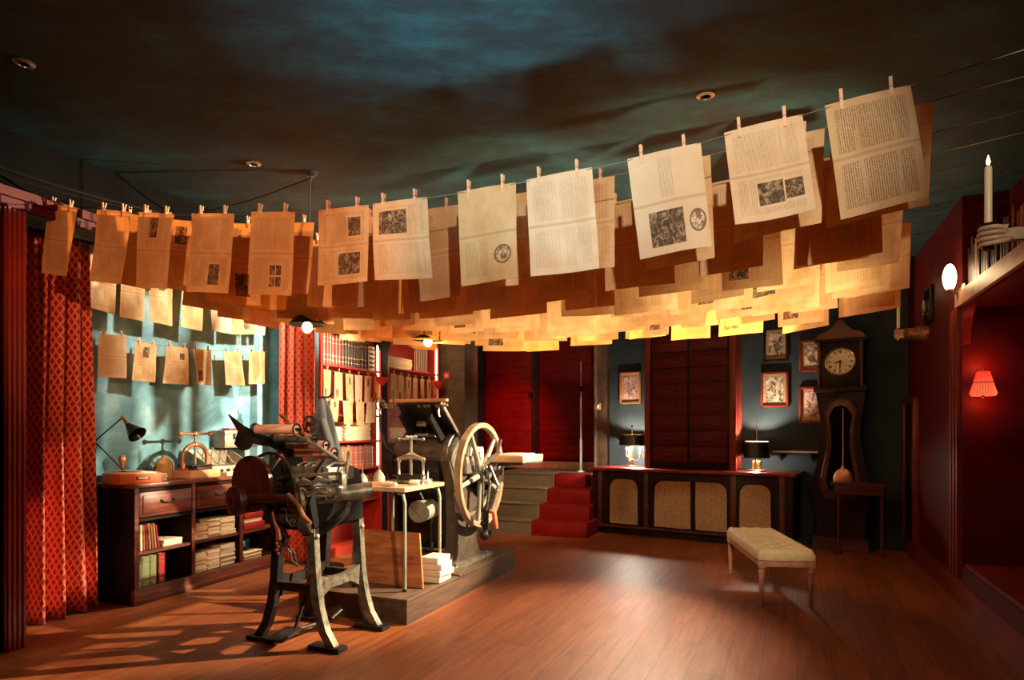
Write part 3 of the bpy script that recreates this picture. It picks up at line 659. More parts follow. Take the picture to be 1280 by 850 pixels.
m = MB(); m.box((0, 0, 0), (.24, .30, .006), (0, R(0), 0), .001); o = m.build('loose_papers', 'pin', None, CAB(tb + .30, .22, 1.094), AC + R(20)); o.rotation_euler = (R(-4), R(3), AC + R(22)); tag(o, 'tan loose sheet resting slanted on the orange archive box', 'paper')
stack(CAB(tb + .36, .08, 1.0), AC + R(6), .25, .16, 5, .012, 'low pile of yellowed sheets between archive box and copper press', 'sheet', None, 42)
# stamp
t = cabthing('hand_stamp', 'pink wooden handled seal stamp standing behind the orange archive box', 'stamp', ctx(153, .36), .36, 1.0)
m = MB(); m.lathe([(0, .0), (.03, 0), (.032, .03), (.02, .05), (.012, .06), (0, .06)], n=18); m.build('base', 'steel', t)
m = MB(); m.lathe([(0, .055), (.013, .055), (.012, .12), (.02, .15), (.032, .175), (.034, .20), (.022, .225), (0, .23)], n=20); m.build('handle', 'copper', t)
# straw pot
t = cabthing('lidded_pot', 'golden brown lidded pot standing behind papers left of the copper press', 'pot', ctx(205, .30), .30, 1.0)
m = MB(); m.lathe([(0, 0), (.070, 0), (.078, .04), (.078, .12), (.070, .135), (0, .135)], n=28); m.build('jar', 'pot', t)
m = MB(); m.lathe([(.078, .133), (.072, .15), (.05, .175), (.02, .195), (.012, .20), (.016, .212), (.0, .218)], n=28); m.build('lid', 'pot', t)
t = cabthing('twig_bundle', 'small dark dried plant tuft left of the golden pot', 'dried plant', ctx(187, .33), .33, 1.0)
m = MB()
for i in range(26):
    a = rg.uniform(0, 6.28); r_ = rg.uniform(.03, .07); h = rg.uniform(.06, .13); m.tube([(0, 0, 0), (r_ * .5 * math.cos(a), r_ * .5 * math.sin(a), h * .6), (r_ * math.cos(a), r_ * math.sin(a), h)], [.003, .002, .004], 5)
m.build('twigs', 'iron', t)
# copper book press
t = cabthing('book_press', 'copper coloured screw press with arched frame and T handle on a pale block', 'press', ctx(244, .16), .16, 1.0, 0)
m = MB(); m.box((0, 0, .038), (.26, .36, .075), None, .006); m.build('block', 'lightwood', t)
m = MB(); pts = [(0, -.14, .075), (0, -.14, .20)] + [(0, -.14 * math.cos(a), .20 + .11 * math.sin(a)) for a in [k * math.pi / 10 for k in range(1, 10)]] + [(0, .14, .20), (0, .14, .075)]
m.tube(pts, .020, 12); m.box((0, -.14, .085), (.07, .06, .022), None, .004); m.box((0, .14, .085), (.07, .06, .022), None, .004); m.ball((0, 0, .31), .030); m.build('arch_frame', 'copper', t)
m = MB(); m.cyl((0, 0, .11), (0, 0, .42), .010); 
for i in range(14): m.ring((0, 0, .13 + i * .012), .0105, .002, 'z', 12, 5)
m.build('screw', 'steel', t)
m = MB(); m.cyl((0, -.17, .41), (0, .17, .41), .012); m.ball((0, -.175, .41), .024); m.ball((0, .175, .41), .024); m.ball((0, 0, .41), .026); m.build('handle', 'copper', t)
m = MB(); m.box((0, 0, .112), (.18, .24, .016), None, .003); m.build('platen', 'iron', t)
m = MB(); m.box((0, 0, .088), (.20, .22, .024), None, .003); o = m.build('book', 'bookdark', None, CAB(ctx(244, .16), .16, 1.0 + .0), AC); tag(o, 'dark thin volume clamped in the copper book press', 'book')
# sloping type tray + tin box
t = cabthing('type_tray', 'sloping grey and dark compartment tray with curved dividers right of the copper press', 'tray', ctx(262, .10), .10, 1.0)
m = MB(); m.prism([(0, 0), (0, .10), (-.12, .16), (-.30, .26), (-.30, 0)], 0, .012, 'xz'); m.prism([(0, 0), (0, .10), (-.12, .16), (-.30, .26), (-.30, 0)], .54, .552, 'xz'); m.bx(-.30, 0, .0, .55, 0, .012); m.bx(-.012, 0, 0, .55, 0, .095, .002); m.bx(-.31, -.295, 0, .55, 0, .25, .002); m.build('frame', 'greybox', t)
for i in range(1, 5):
    y = .11 * i; m = MB(); m.tube([(-.01, y, .10), (-.06, y, .085), (-.14, y, .12), (-.22, y, .20), (-.30, y, .265)], .006, 6); m.bx(-.29, -.01, y - .002, y + .002, .01, .09); m.build('divider', 'greybox', t)
m = MB()
for i in range(6): m.lathe([(0, 0), (.015, 0), (.015, .016), (0, .016)], (.001, .06 + .085 * i, .05), 12, (1, 0, 0))
m.build('knob', 'iron', t)
t = cabthing('tin_box', 'grey green tin box with two latches on top of the sloping tray', 'box', ctx(262, .42) + .03, .33, 1.262)
m = MB(); m.bx(-.14, .06, .02, .50, 0, .17, .008); m.build('body', 'greybox', t)
m = MB(); m.bx(-.145, .065, .015, .505, .135, .18, .006); m.build('lid', 'greybox', t)
for y in (.13, .40): m = MB(); m.bx(.062, .072, y, y + .025, .09, .15, .002); m.build('latch', 'iron', t)
m = MB(); m.bx(-.08, .02, .12, .34, .0, .022, .004); o = m.build('book', 'bookred', None, CAB(ctx(262, .42) + .03, .33, 1.262 + .18), AC); tag(o, 'small red volume lying on top of the grey green tin box', 'book')
stack(CAB(ctx(262, .10) + .12, .0, 1.0), AC, .12, .30, 3, .010, 'white sheets at the foot of the sloping compartment tray', 'sheetw', None, 52)
# ------------------------------------------------------------------ bookcases in the left wall
def bookcase(t0, t1, shelves, ztop, label, first):
    w = t1 - t0; c = T('bookcase', label, 'bookcase', (*L2(LP, dl, t0), 0), AL)     # local +x room side, +y along
    m = MB(); m.bx(-.38, 0, 0, .03, 0, ztop); m.bx(-.38, 0, w - .03, w, 0, ztop); m.bx(-.38, -.36, .03, w - .03, 0, ztop); m.bx(-.38, 0, 0, w, ztop - .03, ztop); m.bx(-.36, 0, .03, w - .03, 0, .10); m.build('carcass', 'redshelf', c)
    for z in shelves: m = MB(); m.bx(-.36, 0, .03, w - .03, z - .025, z, .002); m.build('shelf', 'redshelf', c)
    m = MB(); m.bx(-.02, -.004, w - .05, w - .032, 1.0, ztop - .1); m.build('light_strip', 'led', c)
    m = MB(); m.bx(.0, .02, -.01, .028, 0, ztop); m.bx(.0, .02, w - .028, w + .01, 0, ztop); m.build('face_frame', 'redshelf', c)
    return c
SA = [.10, .60, .99, 1.32, 1.63, 2.19]; SB = [.10, .60, .99, 1.33, 1.66, 2.27]
bookcase(.06, 1.23, SA[1:], 2.68, 'bright red bookcase nearest the orange red curtain, lit by a white strip', True)
bookcase(1.37, 2.74, SB[1:], 2.76, 'red bookcase nearer the stairs, behind the large press', False)
def BK(t, o, z): p = L2(LP, dl, t, nl, o); return Vector((p[0], p[1], z))
def row(t0, t1, z, hs, mats, where, grp, seed, gap=.001, thr=(.02, .04)):
    rg = random.Random(seed); y = t0; lst = []
    while y < t1:
        th = rg.uniform(*thr); lst.append((y, th)); y += th + gap
    for i, (y, th) in enumerate(lst):
        mt = mats[int(i * len(mats) / len(lst))] if not seed % 2 else rg.choice(mats)
        book(None, 'book', '%s volume, %s on %s' % ({'bookred': 'red leather', 'bookdark': 'dark leather', 'bookbrown': 'tan leather', 'sheet': 'cream', 'bookgreen': 'green'}[mt], ORD[i] + ' from left', where), BK(y, .05, z), AL, th, .22, hs * rg.uniform(.93, 1.02), mt, 0, grp)
row(.12, .50, SA[5], .36, ['bookred'], 'the curtain side top shelf', 'red set on the top shelf', 2, .002, (.045, .06))
row(.52, 1.0, SA[5], .38, ['bookdark'], 'the top shelf right of the red set', 'dark set on the top shelf', 4, .002, (.05, .07))
m = MB(); m.bx(-.2, 0, 0, .13, 0, .30, .004); o = m.build('file_box', 'sheetw', None, BK(1.03, .04, SA[5]), AL); 
c_ = MB()
for i in range(5): c_.bx(-.0, .004, .01, .12, .03 + .055 * i, .055 + .055 * i)
c_.build('label_slot', 'iron', o); tag(o, 'white file box with dark slots at the right end of the top shelf', 'box')
row(.10, 1.12, SA[2] + .0, .27, ['bookbrown', 'bookbrown', 'bookred', 'bookbrown'], 'the curtain side shelf below paper piles', 'tan volumes in the curtain side bookcase', 5, .002, (.038, .055))
row(.10, 1.10, SA[1] + .0, .30, ['bookred', 'bookbrown'], 'the curtain side second lowest shelf', 'volumes low in the curtain side bookcase', 7, .002, (.06, .08))
stack(BK(.12, .06, SA[3]), AL, .28, .42, 9, .018, 'left low pile of folded sheets in the curtain side bookcase', 'sheet', None, 61)
stack(BK(.55, .03, SA[3]), AL, .30, .52, 12, .018, 'tall right pile of folded sheets in the curtain side bookcase', 'sheet', None, 62)
row(1.45, 2.55, SB[2], .27, ['bookbrown', 'bookred', 'bookdark'], 'the stair side middle shelf', 'volumes in the stair side bookcase', 9, .002, (.05, .08))
stack(BK(1.45, .04, SB[5]), AL, .28, .62, 7, .022, 'pile of yellow folded sheets on the stair side bookcase top shelf', 'sheet', None, 63)
stack(BK(1.50, .04, SB[3]), AL, .28, .5, 8, .02, 'pile of folded sheets behind the large press', 'sheet', None, 64)
# spindle rack on the top shelf, right
t = T('spindle_rack', 'rack of pale upright spindles at the right end of the stair side bookcase', 'rack', BK(2.22, .10, SB[5]), AL)
m = MB(); m.bx(-.1, .02, 0, .40, 0, .02); m.bx(-.1, .02, 0, .40, .36, .38); m.build('frame', 'lightwood', t)
for i in range(9): m = MB(); m.cyl((-.01, .03 + .043 * i, .02), (-.01, .03 + .043 * i, .36), .005); m.build('spindle', 'cream', t)
# clipped pages in the bookcases
def clip_row(t0, t1, z, n, hh, nm, seed, off=.03):
    rg = random.Random(seed); w = (t1 - t0) / n
    for i in range(n):
        a = BK(t0 + w * i + rg.uniform(0, .02), -off, z - .02 * math.sin(math.pi * (i + .2) / n)); b = BK(t0 + w * (i + 1) - rg.uniform(.03, .06), -off, z - .02 * math.sin(math.pi * (i + .8) / n)); h = hh * rg.uniform(.92, 1.05)
        le = rg.uniform(-.02, .02); dn = Vector((dl[0] * le, dl[1] * le, -h)); kd = rg.choice(['pale', 'top', 'text', 'botl', 'text'])
        o = sheet((a, b, b + dn, a + dn), kd, .01, rg.uniform(0, 6), 5, 6); tag(o, pics[kd] + ', ' + ORD[i] + ' from left, ' + nm, 'page', 'pages on the ' + nm)
        p = a.lerp(b, .5); pin(p + Vector((0, 0, .006)), math.atan2(dl[1], dl[0]), 'pin of the ' + ORD[i] + ' page, ' + nm, 'clothespins on the ' + nm, 0, 1.0)
    string('string', [BK(t0 - .03 + (t1 - t0 + .05) * i / 12, -off, z - .02 * math.sin(math.pi * i / 12)) for i in range(13)], nm)
clip_row(.08, 1.22, 2.12, 6, .34, 'upper string of the lit bookcase', 1)
clip_row(.16, 1.10, 1.80, 4, .27, 'lower string of the lit bookcase', 2, .045)
clip_row(1.42, 2.70, 2.18, 7, .38, 'stair side bookcase string', 3)
for tt, zz, w_ in ((1.14, 2.06, 'curtain side'), (2.60, 2.10, 'stair side')):
    m = MB(); m.lathe([(.0, -.06), (.02, -.055), (.05, -.01), (.075, .03), (.08, .045), (.0, .045)], n=20); o = m.build('shelf_bracket', 'callred', None, BK(tt, -.085, zz), 0); tag(o, 'small red cup shaped bracket on the front of the %s bookcase' % w_, 'bracket')
# ------------------------------------------------------------------ pendant lamps
def pendant(px, py, Y, rr, label, hook):
    p = at(px, py, Y); t = T('pendant_lamp', label, 'lamp', p, 0, 'black pendant lamps')
    k = rr / .13
    m = MB(); m.lathe([(.022 * k, .12 * k), (.03 * k, .085 * k), (.07 * k, .06 * k), (.13 * k, .0), (.134 * k, -.006 * k), (.128 * k, -.002 * k), (.066 * k, .055 * k), (.02 * k, .08 * k), (.0, .08 * k)], n=36); m.build('shade', 'black', t)
    m = MB(); m.cyl((0, 0, .10 * k), (0, 0, .19 * k), .024 * k, .018 * k); m.cyl((0, 0, .03 * k), (0, 0, .09 * k), .018 * k); m.build('socket', 'brass', t)
    m = MB(); m.ball((0, 0, -.025 * k), .036 * k, 1, 1, 1.15, 20); m.build('bulb', 'bulb', t)
    m = MB(); m.tube([(0, 0, .18 * k), (hook[0] - p.x, hook[1] - p.y, hook[2] - p.z - .02)], .005, 8); m.build('cord', 'cable', t)
    light('POINT', (p.x, p.y, p.z - .09), 9, (1, .55, .22), .05, name='pendant_glow')
hk = at(388, 215, 4.86); hk.z = CZ
pendant(384, 405, 4.86, .135, 'black pendant lamp with glowing round bulb in front of the curtain side bookcase', hk)
pendant(535, 424, 5.9, .135, 'black pendant lamp with glowing bulb above the large press, right of the other', (at(535, 424, 5.9).x, 5.9, CZ))
t = T('ceiling_hook', 'black ceiling hook plate from which the lamp cables spread', 'hook', hk); m = MB(); m.lathe([(0, -.03), (.025, -.028), (.055, -.008), (.06, 0), (0, 0)], n=20); m.build('rose', 'cable', t); m = MB(); m.tube([(0, 0, -.03), (.012, 0, -.045), (0, 0, -.06), (-.012, 0, -.05)], .004, 6); m.build('hook', 'steel', t)
def cable(a, b, sag, label, r=.006):
    pts = [a.lerp(b, i / 20) - Vector((0, 0, sag * math.sin(math.pi * i / 20))) for i in range(21)]
    m = MB(); m.tube(pts, r, 8); o = m.build('cable', 'cable'); tag(o, label, 'cable')
cable(hk - Vector((0, 0, .04)), at(240, 268, 5.3), .03, 'black cable running from the ceiling hook down behind the front pages')
cable(at(-40, 196, 4.0), at(200, 266, 4.55), .02, 'black cable sloping down from the far upper left', .008)
cable(at(-40, 199, 4.0) + Vector((0, 0, -.03)), at(170, 262, 4.5), .02, 'second thinner black cable just under the sloping one', .004)
# ------------------------------------------------------------------ platform
PP = (-.775, 4.73); PZ = .19
plat = T('press_platform', 'low brown wooden platform carrying the large flywheel press', 'platform', (PP[0], PP[1], 0), AL)
m = MB(); m.bx(-1.02, 0, 0, 2.15, PZ - .022, PZ, .003); m.build('top', 'platform', plat)
m = MB(); m.bx(-1.01, -.008, .008, 2.14, 0, PZ - .022); m.build('riser', 'platform', plat)
def PL(x, y, z=PZ): return Vector((PP[0] + el[0] * x + dl[0] * y, PP[1] + el[1] * x + dl[1] * y, z))
# ------------------------------------------------------------------ foreground proof press
pr = T('hand_printing_press', 'small cast iron printing press on splayed legs in the foreground, pink rollers on top', 'printing press', (-1.37, 4.53, 0), AL)
for sx in (1, -1):
    for y in (-.235, .265):
        m = MB(); w = .026
        outer = [(.175, .80), (.185, .60), (.20, .42), (.225, .27), (.27, .13), (.335, .035), (.36, .03)]
        inner = [(.27, .03), (.215, .11), (.165, .25), (.135, .42), (.12, .60), (.11, .80)]
        m.prism([(sx * a, b) for a, b in outer + inner], y - w, y + w, 'xz'); l_ = m.build('leg', 'iron_grey' if sx > 0 else 'iron', pr)  # right legs lighter, left darker: the side light is put into the colour
        m = MB(); m.box((sx * .265, y, .016), (.25, .10, .032), None, .005); m.build('foot', 'iron', l_)
        m = MB(); m.lathe([(0, 0), (.018, 0), (.018, .012), (.0, .018)], (sx * .178, y, .74), 6, (sx, 0, 0)); m.build('bolt', 'steel', l_)
    m = MB(); m.prism([(-.21, .31), (-.10, .37), (.13, .37), (.24, .31), (.24, .47), (.10, .435), (-.07, .435), (-.21, .47)], sx * .135, sx * .185, 'yz'); m.build('side_rail', 'iron_grey' if sx > 0 else 'iron', pr)  # same split: lit side rail lighter, shaded one dark
for y in (-.235, .265): m = MB(); m.bx(-.14, .14, y - .02, y + .02, .36, .42, .006); m.build('cross_rail', 'iron', pr)
m = MB(); m.bx(-.15, .15, -.25, .28, .775, .81, .004); m.build('base_plate', 'iron', pr)
m = MB(); side = [(-.27, .80), (-.31, .93), (-.30, 1.06), (-.24, 1.18), (-.16, 1.25), (-.04, 1.26), (.10, 1.20), (.22, 1.16), (.27, 1.02), (.26, .80)]
m.prism(side, -.19, -.165, 'yz'); m.prism(side, .165, .19, 'yz'); m.build('side_frame', 'black', pr)
m = MB(); m.bx(-.165, .165, -.16, .20, .82, 1.10, .01); m.build('bed', 'black', pr)
# inker arms
for sx in (-1, 1):
    m = MB(); arm = [(-.62, 1.545), (-.50, 1.475), (-.36, 1.42), (-.22, 1.39), (-.12, 1.36), (.03, 1.30), (.06, 1.22), (.02, 1.12), (-.05, 1.18), (-.14, 1.28), (-.26, 1.335), (-.36, 1.345), (-.42, 1.36), (-.46, 1.32), (-.52, 1.315), (-.57, 1.36), (-.54, 1.44)]
    if sx > 0: arm = [(-.46, 1.475), (-.36, 1.425), (-.22, 1.385), (-.12, 1.34), (0, 1.285), (.05, 1.24), (.05, 1.16), (.02, 1.16), (-.01, 1.235), (-.14, 1.31), (-.26, 1.355), (-.44, 1.44)]
    if sx < 0: m.prism(arm, -.185, -.20, 'yz')
    else: m.tube([(.19, -.47, 1.425), (.19, -.25, 1.345), (.19, -.10, 1.275), (.19, .04, 1.20)], [.009, .012, .014, .016], 8)
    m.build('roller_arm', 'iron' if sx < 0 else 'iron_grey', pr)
m = MB(); m.tube([(-.21, -.15, 1.30), (-.20, -.32, 1.12), (-.20, -.30, .98)], .018, 8); m.build('arm_strut', 'iron', pr)
for (y, z, r, mt) in ((-.42, 1.452, .032, 'roll_cream'), (-.25, 1.388, .026, 'roll_green'), (-.13, 1.345, .030, 'roll_pink'), (-.045, 1.287, .034, 'roll_pink')):
    m = MB(); m.cyl((-.155, y, z), (.165, y, z), r, None, 24); ro = m.build('roller', mt, pr, label={'roll_cream': 'cream ink roller', 'roll_green': 'grey green ink roller', 'roll_pink': 'pink ink roller'}[mt])
    m = MB(); m.cyl((-.20, y, z), (.205, y, z), .010, None, 10)
    for x in (-.162, .172): m.ring((x, y, z), r * 1.08, .006, 'x', 20, 6)
    m.ring((-.175, y, z), r * 1.2, .005, 'x', 20, 6); m.build('roller_end', 'iron', ro)
m = MB(); m.ring((.215, -.36, 1.485), .052, .006, 'x', 24, 6); m.ring((.235, -.36, 1.485), .052, .005, 'x', 24, 6)
for k in range(5): a = k * 1.2566; m.tube([(.225, -.36, 1.485), (.225, -.36 + .05 * math.cos(a), 1.485 + .05 * math.sin(a))], .005, 6)
m.cyl((.20, -.36, 1.485), (.245, -.36, 1.485), .014); m.build('ratchet_wheel', 'iron', pr)
m = MB(); m.box((.12, -.40, 1.475), (.02, .34, .014), (R(-24), 0, R(14)), .002); m.build('scraper_bar', 'copper', pr)
# chase bed & fingers
m = MB(); m.bx(-.10, .23, -.18, .10, 1.105, 1.195, .006); m.bx(-.08, .10, -.185, -.15, 1.12, 1.20, .004); m.bx(.12, .22, -.186, -.15, 1.13, 1.205, .004); m.build('type_bed', 'iron_grey', pr)
m = MB()
for i in range(5): x = -.06 + .065 * i; m.tube([(x, -.14, 1.20), (x + .02, -.10, 1.225), (x + .05, -.06, 1.215), (x + .06, .02, 1.235)], .007, 6); m.ball((x, -.14, 1.202), .011)
m.build('gripper', 'steel', pr)
m = MB(); m.tube([(.24, .02, 1.29), (.27, -.02, 1.25), (.28, -.05, 1.18), (.275, -.06, 1.08)], .011, 8); m.build('side_guide', 'iron_grey', pr)
# front platen frame & levers
m = MB(); m.box((.22, -.27, 1.155), (.36, .05, .022), (0, R(-4), R(9)), .004); m.box((.07, -.29, 1.09), (.028, .05, .12), None, .005); m.box((.38, -.23, 1.11), (.03, .05, .10), None, .006); m.box((.23, -.28, 1.075), (.28, .03, .022), (0, R(-5), R(9)), .004); m.build('platen_frame', 'iron_grey', pr)
m = MB(); m.tube([(.10, -.32, 1.09), (.16, -.34, 1.115), (.22, -.33, 1.10), (.25, -.31, 1.13), (.33, -.28, 1.12)], [.018, .024, .014, .022, .012], 10); m.tube([(.14, -.33, 1.06), (.20, -.34, 1.03), (.26, -.33, 1.06), (.32, -.30, 1.04)], [.012, .02, .016, .014], 10); m.box((.27, -.29, 1.05), (.10, .05, .05), (0, 0, R(9)), .008); m.ball((.37, -.25, 1.07), .028); m.build('toggle_linkage', 'steel', pr)
# impression cylinder to the right
p0, p1 = Vector((.10, -.27, .99)), Vector((.43, .03, 1.035)); ax = (p1 - p0).normalized()
m = MB(); m.cyl(p0, p1, .052, .058, 28); m.build('cylinder', 'iron_grey', pr)
m = MB(); q = p0 - ax * .02; m.cyl(q, q + ax * .025, .105, None, 32); m.cyl(q - ax * .03, q, .06, .085, 28); m.build('flange', 'iron_grey', pr)
m = MB(); m.cyl(q - ax * .09, q - ax * .03, .040, None, 20); m.build('hub_cap', 'iron_red', pr)
m = MB(); m.tube([q - ax * .08 + Vector((.02, -.02, .05)), q + Vector((.07, -.10, -.03)), q + Vector((.14, -.14, -.09)), q + Vector((.20, -.14, -.13))], [.012, .014, .018, .012], 8); m.build('crank_lever', 'copper', pr)
# discs and drive at the left
m = MB(); c = (-.267, -.31, 1.085)
m.lathe([(0, 0), (.05, 0), (.055, .012), (.10, .014), (.135, .020), (.142, .008), (.160, .006), (.182, .012), (.190, .022), (.190, .05), (.0, .05)], c, 48, (-.12, -1, 0)); m.build('ink_disc', 'iron_red', pr)
m = MB(); m.ring((-.23, -.22, 1.09), .198, .012, 'y', 48, 8); 
for k in range(5): a = .3 + k * 1.2566; m.tube([(-.23, -.22, 1.09), (-.23 + .19 * math.cos(a), -.22, 1.09 + .19 * math.sin(a))], .013, 6)
m.cyl((-.23, -.30, 1.09), (-.23, -.0, 1.09), .022); m.build('drive_wheel', 'iron', pr)
m = MB(); m.lathe([(0, .0), (.02, .0), (.022, .01), (.03, .012), (.085, .006), (.096, .0), (.10, -.012), (.10, -.045), (.0, -.045)], (-.345, -.44, .975), 36, (-.25, -1, 0)); m.build('hand_wheel', 'iron_red', pr)
m = MB(); m.tube([(-.335, -.38, .985), (-.16, -.385, .995), (.06, -.36, 1.0)], [.030, .032, .028], 8); m.build('drive_shaft', 'iron_red', pr)
# works below the bed
m = MB(); m.lathe([(0, 0), (.055, 0), (.065, .012), (.065, .09), (.0, .09)], (.17, -.245, .82), 24, (-1, 0, 0)); m.cyl((-.18, -.24, .84), (.12, -.24, .84), .03); m.build('rocker_shaft', 'iron_grey', pr)
m = MB(); m.tube([(.31, -.05, 1.00), (.30, -.10, .90), (.24, -.16, .82), (.15, -.19, .76), (.04, -.20, .75)], [.03, .034, .034, .03, .022], 8); m.tube([(-.14, -.26, .98), (-.16, -.27, .88), (-.13, -.30, .80), (-.09, -.31, .72), (-.08, -.31, .66)], [.014, .016, .02, .026, .014], 8); m.build('connecting_rod', 'iron', pr)
m = MB(); m.prism([(-.20, .64), (-.08, .62), (-.04, .72), (-.10, .80), (-.17, .79), (-.30, .74), (-.16, .73)], -.29, -.24, 'xz'); m.lathe([(0, 0), (.05, 0), (.052, .03), (0, .03)], (-.10, -.30, .69), 20, (0, -1, 0)); m.build('counterweight', 'iron_red', pr)
m = MB(); m.tube([(-.11, -.33, .90), (-.085, -.335, .83), (-.05, -.34, .78), (-.045, -.34, .72)], [.006, .01, .017, .02], 8)
for i in range(4): m.ball((-.055 + .012 * (i % 2), -.35, .70 - .022 * i), .012)
m.build('chain_rod', 'copper', pr)
m = MB()
for i in range(7): a = i * .9; m.ring((.02 + .035 * math.cos(a), -.28, .88 + .05 * math.sin(a)), .026, .006, 'y', 14, 5)
m.cyl((-.12, -.26, .87), (.14, -.28, .88), .012); m.box((.02, -.27, .925), (.20, .04, .02), (0, R(-6), 0), .003); m.build('cam_gears', 'steel', pr)
m = MB(); m.tube([(-.02, .02, .80), (-.02, -.04, .50), (-.03, -.12, .25), (-.03, -.20, .10)], .013, 8); m.box((-.04, -.30, .085), (.13, .22, .018), (R(6), 0, R(6)), .003); m.tube([(-.03, -.20, .09), (-.02, .15, .06), (-.02, .28, .10)], .014, 8); m.build('treadle', 'iron', pr)
m = MB(); m.tube([(-.15, -.18, .66), (-.11, -.16, .60), (-.12, -.14, .54), (-.07, -.12, .50)], .010, 8); m.tube([(-.12, -.18, .66), (-.07, -.16, .60), (-.08, -.14, .54)], .006, 8); m.build('spring', 'steel', pr)
# ------------------------------------------------------------------ large press on the platform (local z from platform top)
bp = T('flywheel_printing_press', 'large black platen printing press with tan spoked flywheel on the wooden platform', 'printing press', PL(0, 0), AL)
def zz(z): return z - PZ
fr = [(.92, 0), (1.72, 0), (1.72, .05), (1.60, .075), (1.53, .20), (1.52, .50), (1.60, .80), (1.60, .95), (1.42, 1.08), (1.20, 1.18), (1.02, 1.14), (.96, .98), (1.05, .78), (1.08, .45), (1.05, .16), (.98, .07), (.92, .05)]
m = MB(); m.prism(fr, -.25, -.16, 'yz'); m.build('side_frame', 'iron_brown', bp)
m = MB(); m.prism(fr, -.84, -.76, 'yz'); m.build('side_frame', 'iron', bp)
m = MB(); m.box((-.14, 1.34, .022), (.10, .86, .044), None, .008); m.lathe([(0, 0), (.022, 0), (.022, .02), (.0, .03)], (-.11, 1.66, .044), 6); m.lathe([(0, 0), (.022, 0), (.022, .02), (.0, .03)], (-.11, 1.0, .044), 6); m.build('foot', 'iron_grey', bp)
m = MB(); m.bx(-.76, -.25, 1.14, 1.48, .16, .62, .01); m.bx(-.76, -.25, 1.08, 1.46, .62, .98, .01); m.build('body', 'black', bp)
m = MB(); m.cyl((-.79, 1.16, 1.03), (-.24, 1.16, 1.03), .165, None, 40); m.build('impression_cylinder', 'iron_brown', bp)
m = MB(); m.cyl((-.24, 1.16, 1.03), (-.15, 1.16, 1.03), .175, .18, 40); m.ring((-.19, 1.16, 1.03), .18, .012, 'x', 40, 8); m.build('cylinder_head', 'iron_grey', bp)
m = MB(); m.box((-.50, .98, .88), (.46, .02, .20), (R(12), 0, 0), .003); m.build('apron', 'black', bp)
# flywheel
fw = (-.055, 1.40, zz(1.025)); Rr = .49
m = MB()
N = 64; prof = [(Rr, -.03), (Rr, .03), (Rr - .045, .028), (Rr - .055, .0), (Rr - .045, -.028)]; rings = []
for k in range(N):
    a = 2 * math.pi * k / N; rings.append([m.b.verts.new((fw[0] + w, fw[1] + r * math.cos(a), fw[2] + r * math.sin(a))) for r, w in prof])
for k in range(N):
    A, B = rings[k], rings[(k + 1) % N]
    for j in range(5): f = m.b.faces.new((A[j], A[(j + 1) % 5], B[(j + 1) % 5], B[j])); f.smooth = j != 0
wh = m.build('flywheel', 'rim', bp, label='tan spoked flywheel')
for k in range(5):
    a = R(47) + k * 2 * math.pi / 5; c_, s_ = math.cos(a), math.sin(a)
    m = MB(); m.tube([(fw[0], fw[1] + .04 * c_, fw[2] + .04 * s_), (fw[0], fw[1] + (Rr - .04) * c_, fw[2] + (Rr - .04) * s_)], [.030, .019], 10); m.build('spoke', 'roll_green', wh)
m = MB(); m.cyl((fw[0] - .05, fw[1], fw[2]), (fw[0] + .06, fw[1], fw[2]), .062, None, 24); m.cyl((fw[0] + .06, fw[1], fw[2]), (fw[0] + .10, fw[1], fw[2]), .03, None, 16); m.build('hub', 'iron_grey', wh)
m = MB(); m.cyl((-.84, 1.40, fw[2]), (-.1, 1.40, fw[2]), .032, None, 16); m.build('main_shaft', 'steel', bp)
# gear and cranks behind the wheel
m = MB(); m.lathe([(0, -.03), (.15, -.03), (.15, .03), (.13, .03), (.12, .015), (.05, .015), (.05, .05), (0, .05)], (-.13, 1.58, zz(.98)), 36, (1, 0, 0))
for k in range(30): a = k * 2 * math.pi / 30; m.box((-.13, 1.58 + .155 * math.cos(a), zz(.98) + .155 * math.sin(a)), (.05, .014, .02), (a - math.pi / 2, 0, 0))
m.build('gear', 'iron', bp)
m = MB(); m.tube([(-.12, 1.05, zz(.72)), (-.10, 1.25, zz(.66)), (-.10, 1.5, zz(.70)), (-.11, 1.68, zz(.80))], .022, 8); m.build('curved_rod', 'iron_grey', bp)
m = MB(); m.box((-.13, 1.30, zz(1.12)), (.05, .18, .16), None, .01); m.ball((-.12, 1.42, zz(1.16)), .045); m.tube([(-.12, 1.30, zz(1.2)), (-.12, 1.34, zz(1.34)), (-.13, 1.36, zz(1.36))], .012); m.build('oil_cup_bracket', 'steel', bp)
# top: tilted ink slab
sl = R(-40)
m = MB(); m.box((-.40, 1.0, zz(1.545)), (.46, .43, .020), (sl, 0, 0), .003); m.build('ink_slab', 'black', bp)
m = MB()
for x in (-.63, -.17): m.box((x, 1.0, zz(1.545)), (.018, .44, .034), (sl, 0, 0), .003)
m.box((-.40, 1.165, zz(1.407)), (.48, .018, .034), (sl, 0, 0), .003); m.build('slab_rim', 'steel', bp)
m = MB(); m.prism([(.86, zz(1.62)), (.92, zz(1.60)), (1.12, zz(1.42)), (1.22, zz(1.34)), (1.20, zz(1.22)), (1.08, zz(1.20)), (1.02, zz(1.34)), (.90, zz(1.46)), (.80, zz(1.56))], -.58, -.545, 'yz'); m.prism([(.86, zz(1.62)), (.92, zz(1.60)), (1.12, zz(1.42)), (1.22, zz(1.34)), (1.20, zz(1.22)), (1.08, zz(1.20)), (1.02, zz(1.34)), (.90, zz(1.46)), (.80, zz(1.56))], -.30, -.265, 'yz'); m.build('slab_bracket', 'black', bp)
